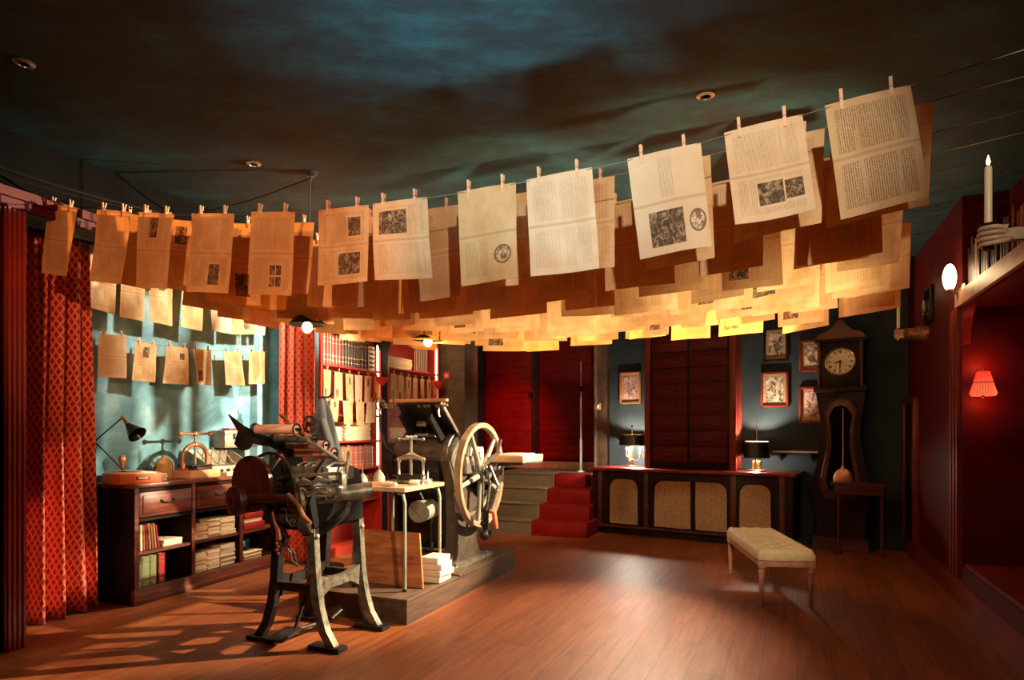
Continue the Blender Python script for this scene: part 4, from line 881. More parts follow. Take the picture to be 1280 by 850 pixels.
m = MB(); m.box((-.42, .93, zz(1.50)), (.10, .03, .05), (sl, 0, 0), .006); m.box((-.46, 1.02, zz(1.40)), (.12, .02, .025), None, .004); m.ball((-.30, .96, zz(1.47)), .028); m.build('slab_fitting', 'steel', bp)
m = MB(); m.cyl((-.80, .86, zz(1.665)), (-.12, .86, zz(1.665)), .010, None, 12)
for x in (-.76, -.70, -.62, -.40, -.34, -.30, -.22, -.16): m.cyl((x - .012, .86, zz(1.665)), (x + .012, .86, zz(1.665)), .022, None, 16)
m.tube([(-.20, .86, zz(1.665)), (-.20, .84, zz(1.60)), (-.19, .84, zz(1.56))], .008); m.build('roller_rod', 'steel', bp)
m = MB(); m.box((-.42, .87, zz(1.708)), (.58, .045, .028), None, .004); m.build('feed_bar', 'lightwood', bp)
m = MB(); m.ring((-.82, .86, zz(1.68)), .055, .007, 'x', 24, 6); m.ring((-.79, .86, zz(1.68)), .032, .012, 'x', 20, 6); m.tube([(-.82, .86, zz(1.62)), (-.80, .85, zz(1.45)), (-.74, .84, zz(1.30)), (-.66, .84, zz(1.24))], .011, 8); m.tube([(-.66, .84, zz(1.80)), (-.66, .84, zz(1.55))], .007, 6); m.build('swing_arm', 'iron', bp)
m = MB(); m.ring((-.60, 1.05, zz(1.36)), .07, .02, 'y', 24, 8); m.tube([(-.66, 1.1, zz(1.28)), (-.6, 1.1, zz(1.34)), (-.5, 1.12, zz(1.3))], .02, 8); m.tube([(-.50, 1.08, zz(1.30)), (-.50, 1.05, zz(1.46))], .012); m.tube([(-.45, 1.08, zz(1.30)), (-.44, 1.05, zz(1.46))], .012); m.build('spring_housing', 'iron', bp)
# motor with pulley, low left front
m = MB(); m.cyl((-.42, 1.08, zz(.72)), (-.42, .86, zz(.72)), .095, None, 28); m.lathe([(0, .0), (.02, .0), (.02, -.012), (.088, -.012), (.10, -.02), (.10, -.04), (0, -.04)], (-.42, .85, zz(.72)), 32, (0, -1, 0)); m.box((-.42, .845, zz(.72)), (.17, .006, .010), (0, R(45), 0)); m.build('motor', 'roll_green', bp)
m = MB(); m.cyl((-.58, 1.0, zz(.72)), (-.50, 1.0, zz(.72)), .07, None, 20); m.tube([(-.42, .95, zz(.82)), (-.44, .93, zz(.88)), (-.47, .93, zz(.90))], .014); m.cyl((-.36, 1.0, .0), (-.36, 1.0, zz(.64)), .018); m.bx(-.56, -.28, .95, 1.1, .12, .15, .004); m.build('motor_mount', 'iron', bp)
# delivery arm and linkages at the right
m = MB(); m.box((.15, 1.80, zz(1.125)), (.34, .55, .022), None, .003); m.box((.06, 1.46, zz(1.08)), (.04, .22, .05), None, .006); m.tube([(-.02, 1.50, zz(.98)), (.08, 1.50, zz(1.12)), (.16, 1.60, zz(1.12))], .02, 8); m.build('delivery_bracket', 'iron', bp)
m = MB(); m.tube([(.06, 1.16, zz(1.10)), (.14, 1.22, zz(1.19)), (.18, 1.28, zz(1.24))], [.018, .02, .012], 8); m.tube([(.175, 1.27, zz(1.22)), (.20, 1.27, zz(1.36))], [.013, .018], 10); m.build('throw_off_lever', 'steel', bp)
m = MB()
for x, a in ((.05, 0), (.09, .03), (.13, .07)): m.tube([(x, 1.20, zz(1.12)), (x + .01 + a, 1.20, zz(.95)), (x + .0, 1.20, zz(.70))], .012, 8)
m.build('linkage_rod', 'iron_grey', bp)
m = MB(); m.box((.09, 1.19, zz(.62)), (.05, .05, .24), None, .008); m.ball((.09, 1.17, zz(.50)), .05); m.ball((.08, 1.18, zz(.60)), .035); m.cyl((.04, 1.19, zz(.52)), (.16, 1.19, zz(.52)), .022); m.build('linkage_block', 'iron', bp)
m = MB(); m.tube([(.13, 1.19, zz(.72)), (.175, 1.19, zz(.70)), (.185, 1.19, zz(.62)), (.20, 1.19, zz(.56))], [.014, .022, .024, .014], 10); m.build('grip', 'orangebox', bp, label='orange red painted grip')
# feed board box on the bracket (rests, a thing)
t = T('feed_board', 'pale wooden feed box holding sheets at the right side of the large press', 'box', PL(.15, 1.80, 1.137), AL)
m = MB(); m.bx(-.16, .175, -.28, .28, 0, .065, .004); m.build('tray', 'lightwood', t)
m = MB(); m.box((.0, -.03, .071), (.26, .44, .012), (0, 0, R(3)), .002); o = m.build('paper_bundle', 'sheetw', None, PL(.15, 1.80, 1.137), AL); tag(o, 'white sheets lying on the pale feed box beside the flywheel', 'paper bundle')
m = MB(); m.box((-.12, 1.46, 1.20), (.10, .12, .14), (R(20), 0, R(10)), .004); o = m.build('folded_sheet', 'sheet', None, PL(0, 0, 0), AL); tag(o, 'pale folded sheet tucked in the press behind the flywheel spokes', 'paper')
# ------------------------------------------------------------------ work table on the platform
tb_ = T('side_table', 'pale topped work table with bent tube legs in front of the large press', 'table', PL(-.38, .48), AL); hz = 1.0 - PZ
m = MB(); m.bx(-.27, .26, -.32, .32, hz - .035, hz, .004); m.build('tabletop', 'tabletop', tb_)
for sx in (-1, 1):
    for sy in (-1, 1):
        x, y = sx * .235, sy * .28
        m = MB(); m.tube([(x * .72, y, hz - .045), (x * .93, y, hz - .055), (x, y, hz - .12), (x, y, .008)], .014, 10); l_ = m.build('leg', 'roll_green', tb_)
        m = MB(); m.cyl((x, y, 0), (x, y, .02), .018, None, 12); m.build('rubber_foot', 'black', l_)
TZ = 1.0
def TB(x, y): return PL(-.38 + x, .48 + y, TZ)
t = T('nipping_press', 'small bright steel screw press with four posts standing on the work table', 'press', TB(.06, .10), AL + R(8))
m = MB(); m.box((0, 0, .02), (.30, .22, .025), None, .005)
for sx in (-1, 1):
    for sy in (-1, 1): m.lathe([(0, 0), (.028, 0), (.02, .02), (0, .03)], (sx * .13, sy * .09, 0), 14)
m.build('base', 'iron_grey', t)
for sx in (-1, 1): m = MB(); m.lathe([(.018, .03), (.018, .06), (.011, .07), (.011, .17), (.018, .18), (.022, .20), (.014, .215), (0, .22)], (sx * .11, 0, 0), 14); m.build('post', 'steel', t)
m = MB(); m.tube([(-.12, 0, .20), (-.06, 0, .215), (0, 0, .235), (.06, 0, .215), (.12, 0, .20)], [.016, .02, .034, .02, .016], 10); m.build('crosshead', 'steel', t)
m = MB(); m.cyl((0, 0, .07), (0, 0, .40), .013, None, 12); m.build('screw', 'steel', t)
m = MB(); m.cyl((-.11, 0, .37), (.11, 0, .37), .008); m.cyl((0, -.09, .39), (0, .09, .39), .008)
for q in ((-.11, 0, .37), (.11, 0, .37), (0, -.09, .39), (0, .09, .39)): m.ball(q, .015)
m.build('handle', 'steel', t)
m = MB(); m.box((0, 0, .065), (.25, .17, .018), None, .003); m.build('platen', 'black', t)
def oilcan(pos, k, label):
    t = T('oil_can', label, 'oil can', pos, 0)
    m = MB(); m.lathe([(0, 0), (.040 * k, 0), (.044 * k, .01), (.044 * k, .05 * k), (.030 * k, .075 * k), (.016 * k, .09 * k), (.010 * k, .10 * k), (0, .10 * k)], n=24); m.build('body', 'greybox', t)
    m = MB(); m.tube([(0, 0, .09 * k), (.0, 0, .16 * k), (.006, 0, .22 * k)], [.006, .004, .002], 8); m.build('spout', 'steel', t)
oilcan(TB(-.20, -.22), .95, 'slim pale oil can with thin spout at the left front of the work table')
oilcan(TB(-.15, -.06), 1.15, 'wider conical oil can just behind the slim one')
m = MB(); m.box((0, 0, .014), (.26, .07, .028), (0, 0, R(18)), .003); o = m.build('wooden_block', 'lightwood', None, TB(-.08, -.20), AL); tag(o, 'flat wooden block on the work table front edge', 'block')
m = MB(); m.tube([(-.05, 0, .016), (0, .01, .018), (.04, 0, .016)], [.016, .018, .012], 10); m.ball((.06, .0, .018), .018); o = m.build('white_rag_roll', 'sheetw', None, TB(.06, -.24), AL); tag(o, 'small white rolled rag near the corner of the work table', 'rag')
m = MB(); m.box((0, 0, .03), (.09, .05, .004), (R(30), 0, 0), .001); m.box((0, .02, .008), (.07, .04, .016), None, .002); o = m.build('paper_card', 'sheetw', None, TB(.20, -.08), AL + R(10)); tag(o, 'white card on the right edge of the work table', 'card')
t = T('bottle', 'tiny bottle with thin neck right of the steel screw press', 'bottle', TB(.20, .14), 0); m = MB(); m.lathe([(0, 0), (.020, 0), (.022, .02), (.008, .04), (.004, .10), (0, .10)], n=16); m.build('body', 'sheetw', t); m = MB(); m.cyl((0, 0, .10), (0, 0, .115), .006); m.build('cap', 'iron', t)
# leaning board, papers, wedge on the platform
m = MB(); A = [(-.34, 0), (.36, 0), (.27, .43), (-.36, .43)]
m.prism(A, 0, .02, 'xz'); o = m.build('leaning_board', 'board', None, PL(-.42, .33, PZ + .005), AL); o.rotation_euler = (R(-13), 0, AL); tag(o, 'orange brown wooden board leaning under the work table', 'board')
for i, (dx_, a) in enumerate(((0, 2), (.02, -3), (.01, 5), (-.01, 0))):
    m = MB(); m.box((dx_, 0, .03), (.17, .22, .05), (0, 0, R(a)), .006); o = m.build('paper_bundle', 'sheetw', None, PL(-.10, .62, PZ + .052 * i), AL); tag(o, ['white bundle lying lowest beside the leaning board', 'white bundle, second from bottom beside the leaning board', 'white bundle sticking out, third from bottom beside the leaning board', 'white bundle topmost beside the leaning board'][i], 'paper bundle', 'white bundles beside the leaning board')
m = MB(); m.box((0, 0, .008), (.18, .06, .016), None, .002); m.box((.02, .05, .006), (.14, .03, .012), (0, 0, .2), .002); o = m.build('wooden_wedge', 'platform', None, PL(-.08, .86), AL); tag(o, 'small brown wooden slats lying by the foot of the large press', 'wood piece')
# ------------------------------------------------------------------ stairs
SP = (.253, 8.79)
def ST(x, y, z=0): return Vector((SP[0] + el[0] * x + dl[0] * y, SP[1] + el[1] * x + dl[1] * y, z))
st = T('staircase', 'four step staircase with olive carpet runner and red painted ends', 'stairs', ST(0, 0), AL)
rh, tr_ = .195, .33
for i in range(4):
    xr = (.80, .74, .66, .5)[i]; m = MB(); m.bx(.003, xr, i * tr_, 4 * tr_ , i * rh, (i + 1) * rh - .002, .003); m.bx(-1.0, .003, i * tr_ + .012, 4 * tr_, i * rh, (i + 1) * rh - .014); s1 = m.build('step', 'red', st)
    m = MB(); m.bx(-1.0, 0, i * tr_, i * tr_ + .012, i * rh, (i + 1) * rh); m.bx(-1.0, 0, i * tr_ - .012, (i + 1) * tr_ + .004, (i + 1) * rh - .014, (i + 1) * rh, .004); m.build('carpet', 'carpet', s1)
    m = MB(); m.bx(-.004, .010, i * tr_ - .006, i * tr_ + .01, i * rh, (i + 1) * rh); m.build('edge_strip', 'rim', s1)
m = MB(); q = [ST(-1.0, 4 * tr_ + .0), ST(.5, 4 * tr_ + .0), ST(.5, 3.05), ST(-1.0, 3.05)]; m.prism([(p.x, p.y) for p in q], 0, .78, 'xy'); struct('floor_landing', m, 'carpet')
# red double door on the landing
dp = (-.52, 11.60)
def door(x0, x1, name):
    d_ = T(name, 'x', 'door', (dp[0], dp[1], .78), AL); del d_['category']; del d_['label']; d_['kind'] = 'structure'
    m = MB(); m.bx(x0, x1, 0, .05, .12, 2.4, .003); m.build('door_leaf', 'redwall', d_)
    m = MB()
    for i in range(19): m.box(((x0 + x1) / 2, -.006, .22 + i * .115), (x1 - x0 - .10, .020, .114), (R(4), 0, 0), .002)
    m.build('louvre_panel', 'red', d_); return d_
d1 = door(.0, .98, 'door_1'); d2 = door(1.04, 2.15, 'door_2')
m = MB(); m.ball((.93, -.03, 1.28), .04); m.cyl((.93, 0, 1.28), (.93, -.05, 1.28), .02); m.box((.93, -.005, 1.28), (.05, .01, .22), None, .002); m.build('door_handle', 'black', d1)
m = MB(); m.bx(-.1, 2.2, -.10, .02, 0, .12, .004); o = struct('trim_6', m, 'pinkwood', (dp[0], dp[1], .78), AL)
t = T('lit_gap_post', 'tall thin white post standing in for the lit gap between the two red door leaves', 'post', ST(.27, 1.55, .78), AL)  # white paint stands in for light through the gap of the doors
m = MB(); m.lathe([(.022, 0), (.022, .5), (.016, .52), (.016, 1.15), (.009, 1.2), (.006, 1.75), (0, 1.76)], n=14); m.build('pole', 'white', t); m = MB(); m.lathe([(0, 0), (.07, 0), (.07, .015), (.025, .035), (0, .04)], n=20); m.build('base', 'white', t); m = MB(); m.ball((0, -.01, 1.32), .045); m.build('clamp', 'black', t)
# fire call point on the pier
pq = at(559, 470, 9.52)
t = T('fire_call_point', 'small red square fire alarm point on the mottled brown pier', 'alarm', (pq.x, pq.y, pq.z), AL)
m = MB(); m.box((0, 0, 0), (.10, .04, .11), None, .008); m.build('housing', 'callred', t); m = MB(); m.box((0, -.021, 0), (.05, .004, .05), None, .001); m.build('glass', 'sheetw', t)
pq = at(748, 508, 9.70); t = T('light_switch', 'tiny pinkish switch on the dark brown wall left of the candlestick lamp', 'switch', (pq.x, 9.70, pq.z), AB); m = MB(); m.box((0, .0, 0), (.07, .03, .10), None, .005); m.build('plate', 'pinkwood', t); m = MB(); m.box((0, -.018, 0), (.03, .01, .05), (R(8), 0, 0), .002); m.build('rocker', 'white', t)
# ------------------------------------------------------------------ counter
CQ = (1.14, 9.05); CL = 2.62
def CT(x, y, z=0): return Vector((CQ[0] + db[0] * x + nb[0] * y, CQ[1] + db[1] * x + nb[1] * y, z))
ct = T('counter', 'long dark wooden counter with beige arched panels along the back wall', 'counter', CT(0, 0), AB)
m = MB(); m.bx(0, CL, 0, .62, .10, .88, .003); m.bx(.03, CL - .03, .04, .62, 0, .10); m.build('body', 'darkwood', ct)
m = MB(); m.bx(-.04, CL + .04, -.05, .64, .88, .92, .006); m.build('worktop', 'redtrim', ct)
def archpanel(x0, x1, z0, z1, l, r, k=.13):
    pts = [(x0, z0), (x1, z0)]
    if r: pts += [(x1 - k + k * math.cos(a), z1 - k + k * math.sin(a)) for a in [i * math.pi / 12 for i in range(7)]]
    else: pts += [(x1, z1)]
    if l: pts += [(x0 + k + k * math.cos(a), z1 - k + k * math.sin(a)) for a in [math.pi / 2 + i * math.pi / 12 for i in range(7)]]
    else: pts += [(x0, z1)]
    m = MB(); m.prism(pts, -.006, .004, 'xz'); m.build('panel', 'beigepanel', ct)
    m = MB(); m.tube([(a, -.006, b) for a, b in pts], .010, 6, True); m.build('panel_moulding', 'darkwood', ct)
archpanel(.26, .68, .15, .78, True, True); archpanel(.90, 1.40, .15, .78, True, False); archpanel(1.45, 1.86, .15, .78, False, True); archpanel(2.0, 2.38, .15, .78, True, True)
m = MB(); m.bx(-.01, CL + .01, -.02, .02, .10, .135, .004); m.build('base_moulding', 'mahogx', ct)
for x in (.12, .79, 1.93, 2.5): m = MB(); m.bx(x - .03, x + .03, -.014, .0, .135, .88, .003); m.build('pilaster', 'mahogx', ct)
# drawer cabinet on the counter
dk = T('drawer_cabinet', 'tall dark red cabinet of two columns of drawers standing on the counter', 'cabinet', CT(.72, .24, .92), AB); W_ = 1.16
m = MB(); m.bx(0, W_, .0, .38, 0, 1.86, .004); m.bx(-.02, W_ + .02, -.02, .40, 1.86, 1.94, .006); m.build('body', 'darkwood', dk)
for i in range(5): m = MB(); m.bx(W_ + .002, W_ + .03, .02 + i * .07, .05 + i * .07, .02, 1.84, .004); m.build('side_batten', 'redtrim', dk)
for a_, b_ in ((W_ - .05, W_ + .035), (-.035, .05)): m = MB(); m.bx(a_, b_, -.03, .015, 0, 1.86, .006); m.build('corner_post', 'redtrim', dk)
for r_ in range(8):
    for c_ in range(2):
        x0 = .07 + c_ * .52; z0 = .10 + r_ * .212
        m = MB(); m.bx(x0, x0 + .49, -.014, .2, z0, z0 + .195, .004); m.bx(x0 + .035, x0 + .455, -.020, -.012, z0 + .03, z0 + .165, .004); dd = m.build('drawer', 'redwall', dk)
        m = MB(); m.tube([(x0 + .14, -.02, z0 + .10), (x0 + .16, -.045, z0 + .095), (x0 + .33, -.045, z0 + .095), (x0 + .35, -.02, z0 + .10)], .010, 8); m.build('pull', 'redtrim', dd)
# bouillotte lamp
bl = T('candlestick_lamp', 'brass candlestick lamp with black metal shade at the left end of the counter', 'lamp', CT(.46, .33, .92), AB)
m = MB(); m.lathe([(0, 0), (.085, 0), (.088, .012), (.05, .024), (.02, .035), (.016, .08), (.028, .10), (.012, .12), (.010, .20), (0, .20)], n=32); m.build('base', 'brass', bl)
m = MB(); m.cyl((0, 0, .18), (0, 0, .56), .006); m.lathe([(0, 0), (.014, .006), (.010, .03), (.0, .04)], (0, 0, .56), 12); m.build('stem', 'brass', bl)
for k in range(3):
    a = R(10) + k * 2.094; c_, s_ = math.cos(a), math.sin(a)
    m = MB(); m.tube([(0, 0, .12), (.05 * c_, .05 * s_, .09), (.10 * c_, .10 * s_, .11), (.115 * c_, .115 * s_, .15)], .006, 8); m.lathe([(0, 0), (.024, .004), (.014, .012), (.014, .03), (0, .03)], (.115 * c_, .115 * s_, .15), 14); ar = m.build('candle_arm', 'brass', bl)
    m = MB(); m.cyl((.115 * c_, .115 * s_, .17), (.115 * c_, .115 * s_, .25), .009); m.build('candle_sleeve', 'cream', ar)
    m = MB(); m.ball((.115 * c_, .115 * s_, .265), .012, 1, 1, 1.6, 12); m.build('bulb', 'filament', ar)
m = MB(); m.lathe([(.185, .31), (.165, .455), (.162, .455), (.182, .31)], n=40); m.lathe([(0.008, .431), (.165, .431), (.165, .425), (.008, .425)], n=40) if False else None
m.build('shade', 'black', bl)
m = MB()
for k in range(4): a = k * math.pi / 2; m.tube([(0, 0, .45), (.163 * math.cos(a), .163 * math.sin(a), .452)], .003, 6)
m.ring((0, 0, .455), .165, .004, 'z', 36, 6); m.build('shade_ring', 'brass', bl)
lp_ = CT(.46, .33, .92); light('POINT', (lp_.x, lp_.y, .92 + .385), 110, (1, .80, .60), .025, name='candlestick_lamp_glow'); light('POINT', (lp_.x, lp_.y, .92 + .265), 100, (1, .84, .66), .03, name='candlestick_lamp_glow')
# right disc lamp
rl = T('drum_lamp', 'brass lamp with wide black drum shade at the right end of the counter', 'lamp', CT(2.15, .30, .92), AB)
m = MB(); m.lathe([(0, 0), (.105, 0), (.11, .014), (.08, .022), (0, .022)], n=36); m.build('base', 'copper', rl)
for k in range(4): m = MB(); q = (-.05 + .033 * k, .02 * (-1) ** k, 0); m.lathe([(0, .02), (.018, .02), (.012, .035), (.012, .10), (.017, .115), (.012, .13), (0, .13)], q, 14); m.build('candle_cup', 'brass', rl)
m = MB(); m.cyl((0, 0, .02), (0, 0, .60), .005); m.ring((0, 0, .615), .018, .004, 'y', 18, 6); m.build('stem', 'brass', rl)
m = MB(); m.lathe([(.160, .17), (.140, .375), (.137, .375), (.157, .17)], n=44); m.build('shade', 'black', rl)
m = MB(); m.ring((0, 0, .376), .139, .006, 'z', 40, 6)
for k in range(3): a = k * 2.094; m.tube([(0, 0, .37), (.137 * math.cos(a), .137 * math.sin(a), .374)], .003, 6)
m.build('shade_ring', 'cream', rl)
lp_ = CT(2.15, .30, .92); light('POINT', (lp_.x, lp_.y, .92 + .27), 170, (1, .80, .60), .025, name='drum_lamp_glow'); light('POINT', (lp_.x, lp_.y, .92 + .155), 32, (1, .84, .66), .02, name='drum_lamp_glow')
# pictures on the back wall
def frame(px, py, w, h, Y, label, fm='redtrim', pm='print', mat_='beigepanel'):
    t = along(BP, db, px); p = Vector((*L2(BP, db, t), 0)); z = H - (py - 537) * p.y / F
    f = T('framed_picture', label, 'picture', (p.x, p.y, z), AB, 'framed pictures on the back wall'); b_ = .03
    m = MB()
    m.bx(-w / 2, w / 2, -.035, -.002, h / 2 - b_, h / 2, .004); m.bx(-w / 2, w / 2, -.035, -.002, -h / 2, -h / 2 + b_, .004); m.bx(-w / 2, -w / 2 + b_, -.035, -.002, -h / 2, h / 2, .004); m.bx(w / 2 - b_, w / 2, -.035, -.002, -h / 2, h / 2, .004); m.build('frame', fm, f)
    m = MB(); m.bx(-w / 2 + b_, w / 2 - b_, -.016, -.004, -h / 2 + b_, h / 2 - b_); m.build('mount', mat_, f)
    m = MB(); m.bx(-w / 2 + b_ + .035, w / 2 - b_ - .035, -.019, -.015, -h / 2 + b_ + .04, h / 2 - b_ - .035); m.build('print', pm, f)
frame(788.5, 485, .33, .47, 9.5, 'small framed pinkish engraving above the candlestick lamp', 'copper', 'printpink')
frame(970, 431, .30, .44, 8.4, 'framed engraving with pale border, highest of the four right of the drawer cabinet', 'darkwood')
frame(968.5, 487, .34, .46, 8.4, 'brightest framed oval composition print above the drum lamp', 'redtrim')
frame(1016, 445, .32, .40, 8.2, 'framed dark print just left of the clock dial')
frame(1016, 506, .32, .46, 8.2, 'framed print left of the clock case, lowest near the clock', 'redtrim', 'printpink')
# glass shelf right of the disc lamp
t0 = along(BP, db, 968); t1 = along(BP, db, 1024); ts = (t0 + t1) / 2; q = L2(BP, db, ts); zs = H - (564.5 - 537) * q[1] / F
t = T('wall_shelf', 'narrow shelf with bright front edge on the wall right of the drum lamp', 'shelf', (q[0], q[1], zs), AB)
m = MB(); m.bx(-(t1 - t0) / 2, (t1 - t0) / 2, -.16, -.002, -.010, .010, .002); m.build('board', 'white', t)
for sx in (-.7, .7): m = MB(); m.prism([(-.002, -.01), (-.14, -.01), (-.002, -.12)], sx * (t1 - t0) / 2 - .008, sx * (t1 - t0) / 2 + .008, 'yz'); m.build('bracket', 'iron', t)
# ------------------------------------------------------------------ long case clock
q = at(1051, 600, 7.72)
ck = T('longcase_clock', 'tall bellied longcase clock with round enamel dial at the right of the back wall', 'clock', (q.x, q.y, 0), AB)
def sh(prf, d0, d1, name, mat, par=ck):
    m = MB(); pts = prf + [(-x, z) for x, z in prf[::-1]]; m.prism(pts, d0, d1, 'xz'); return m.build(name, mat, par)
sh([(.26, 0), (.27, .12), (.25, .20), (.27, .45), (.31, .62), (.32, .78), (.27, 1.0), (.22, 1.25), (.21, 1.50), (.24, 1.72), (.27, 1.90)], -.05, .20, 'waist', 'darkwood')
sh([(.30, 0), (.30, .14), (.28, .16)], -.10, .22, 'plinth', 'mahogx')
m = MB(); pts = [(.17, .62), (.22, .78), (.18, 1.0), (.135, 1.25), (.14, 1.5), (.17, 1.68), (.10, 1.80), (0, 1.83)]; pts = pts + [(-x, z) for x, z in pts[::-1][1:]]; m.prism(pts, -.056, -.048, 'xz'); dr_ = m.build('door', 'mahogx', ck)
m = MB(); m.prism([(x * .72, .70 + (z - .62) * .86) for x, z in pts], -.062, -.055, 'xz'); m.build('glass', 'mirror', dr_)
m = MB(); m.tube([(x, -.062, z) for x, z in pts], .012, 6, True); m.build('moulding', 'mahogx', dr_)
m = MB(); m.cyl((0.03, -.075, 1.7), (0.03, -.075, .95), .006); m.ball((.03, -.08, .86), .105, 1, .25, 1.25, 20); m.lathe([(0, 0), (.03, .0), (.02, .05), (.0, .06)], (.03, -.075, .96), 14); m.build('pendulum', 'copper', ck)
m = MB(); m.bx(-.29, .29, -.10, .22, 1.90, 1.97, .01); m.bx(-.25, .25, -.07, .20, 1.97, 2.50, .006); m.bx(-.28, .28, -.10, .22, 2.50, 2.54, .008); m.build('hood', 'darkwood', ck)
sh([(.27, 2.54), (.24, 2.60), (.14, 2.63), (.06, 2.70), (.03, 2.76)], -.09, .18, 'crest', 'mahogx')
for sx in (-1, 1): m = MB(); m.cyl((sx * .225, -.085, 1.97), (sx * .225, -.085, 2.50), .016); m.build('column', 'mahogx', ck)
dz = H + 85 * 7.65 / F
m = MB(); m.lathe([(0, 0), (.148, 0), (.152, .006), (0, .008)], (0, -.072, dz), 48, (0, -1, 0)); di = m.build('dial', 'dial', ck)
m = MB(); m.ring((0, -.078, dz), .158, .012, 'y', 48, 8); m.build('bezel', 'brass', di)
def txt(s, size, loc, rot, mat, par, name='numeral', align='CENTER'):
    cu = bpy.data.curves.new(name, 'FONT'); cu.body = s; cu.size = size; cu.align_x = align; cu.align_y = 'CENTER'; cu.extrude = .0008; cu.materials.append(M[mat])
    o = bpy.data.objects.new(name, cu); C.objects.link(o); o.parent = par; o.location = loc; o.rotation_euler = rot; return o
m = MB(); ST_ = {'I': ([(0, -1, 0, 1)], .35), 'V': ([(-.45, 1, 0, -1), (.45, 1, 0, -1)], .95), 'X': ([(-.45, 1, .45, -1), (.45, 1, -.45, -1)], .95)}; k_ = .017
for i, n_ in enumerate(['XII', 'I', 'II', 'III', 'IIII', 'V', 'VI', 'VII', 'VIII', 'IX', 'X', 'XI']):
    a = i * math.pi / 6; W2 = sum(ST_[c][1] for c in n_); x_ = -W2 / 2
    for c in n_:
        sg, wd = ST_[c]; x_ += wd / 2
        for (xa, za, xb, zb) in sg:
            P_ = [(((x_ + xx) * k_), .120 + zz_ * k_) for xx, zz_ in ((xa, za), (xb, zb))]
            P_ = [(u_ * math.cos(a) + v_ * math.sin(a), -.081, dz - u_ * math.sin(a) + v_ * math.cos(a)) for u_, v_ in P_]
            m.tube(P_, .0022, 4)
        x_ += wd / 2
m.build('numerals', 'black', di)
m = MB()
for ang, L_ in ((R(255), .075), (R(182), .105)):    # hour and minute hands: clockwise angles
    m.tube([(0, -.086, dz), (L_ * .5 * math.sin(ang), -.087, dz + L_ * .5 * math.cos(ang)), (L_ * math.sin(ang), -.086, dz + L_ * math.cos(ang))], [.007, .008, .002], 6)
m.ball((0, -.086, dz), .016); m.build('hands', 'black', di)
for x in (-.05, .06): m = MB(); m.ball((x, -.08, dz - .05), .008); m.build('winding_arbor', 'brass', di)
# low console ledge at the clock's foot
t = T('console_shelf', 'low reddish console ledge beside the foot of the longcase clock', 'console', (q.x + .0, q.y - .42, 0), AB)
m = MB(); m.prism([(-.30, 0), (.26, 0), (.26, .16), (.2, .26), (-.2, .26), (-.30, .16)][::-1], .80, .835, 'xy'); m.build('top', 'mahogx', t)
for sx in (-1, 1): m = MB(); m.lathe([(.0, 0), (.035, 0), (.03, .06), (.018, .10), (.025, .35), (.018, .6), (.032, .74), (.032, .80), (0, .80)], (sx * .22, .06, 0), 16); m.build('leg', 'mahogx', t)
m = MB(); m.bx(-.26, .24, .02, .05, .70, .80, .004); m.build('apron', 'mahogx', t)
# ------------------------------------------------------------------ bench
bn = T('tufted_bench', 'beige tufted bench with carved pinkish legs on the right side of the floor', 'bench', (2.33, 5.86, 0), R(-6.9)); BW, BL_, BH = .225, .62, .36
for sx in (-1, 1):
    for sy in (-1, 1):
        m = MB(); m.lathe([(0, 0), (.016, 0), (.018, .02), (.013, .03), (.020, .045), (.016, .06), (.024, .26), (.028, .285), (.018, .295), (.028, .305), (.028, .315), (0, .315)], (sx * (BW - .03), sy * (BL_ - .03), 0), 18); m.box((sx * (BW - .03), sy * (BL_ - .03), .342), (.058, .058, .062), None, .004); m.build('leg', 'pinkwood', bn)
m = MB()
for sx in (-1, 1): m.bx(sx * (BW - .045), sx * (BW - .008), -BL_ + .04, BL_ - .04, .318, .375, .005); m.bx(sx * (BW - .045), sx * (BW - .0), -BL_ + .0, BL_, .365, .378, .004)
for sy in (-1, 1): m.bx(-BW + .04, BW - .04, sy * (BL_ - .045), sy * (BL_ - .008), .318, .375, .005); m.bx(-BW, BW, sy * (BL_ - .045), sy * BL_, .365, .378, .004)
m.build('apron', 'pinkwood', bn)
b = bmesh.new(); nx, ny = 33, 81; G = []
btn = [((i - 1) * .135 + (0), (j - 3.5) * .155) for j in range(8) for i in range(3)] + [((i - .5) * .135, (j - 3) * .155) for j in range(7) for i in range(2)]
for j in range(ny):
    row_ = []
    for i in range(nx):
        x = (i / (nx - 1) - .5) * 2; y = (j / (ny - 1) - .5) * 2
        e_ = min(1, (1 - abs(x)) * 7) if abs(x) > .857 else 1; f_ = min(1, (1 - abs(y)) * 18) if abs(y) > .945 else 1
        hh = .045 * math.sin(e_ * math.pi / 2) ** .6 * math.sin(f_ * math.pi / 2) ** .6 if e_ > 0 and f_ > 0 else 0
        X, Y_ = x * (BW - .002), y * (BL_ - .002)
        d_ = min((X - a) ** 2 + (Y_ - c) ** 2 for a, c in btn); u_, v_ = X / .135 + .0, Y_ / .155
        dip = .036 * math.exp(-d_ / .0016); lat = .010 * max(0, 1 - 6 * abs(((u_ + v_ * 1 + .5 + .5) % 1) - .5)) + .010 * max(0, 1 - 6 * abs(((u_ - v_ + .5 + .5) % 1) - .5))
        row_.append(b.verts.new((X, Y_, .425 + hh - (dip + lat * .6) * min(e_, f_))))
    G.append(row_)
for j in range(ny - 1):
    for i in range(nx - 1): f = b.faces.new((G[j][i], G[j][i + 1], G[j + 1][i + 1], G[j + 1][i])); f.smooth = True
edge = [G[0][i] for i in range(nx)] + [G[j][-1] for j in range(1, ny)] + [G[-1][i] for i in range(nx - 2, -1, -1)] + [G[j][0] for j in range(ny - 2, 0, -1)]
low_ = [b.verts.new((v.co.x, v.co.y, .378)) for v in edge]
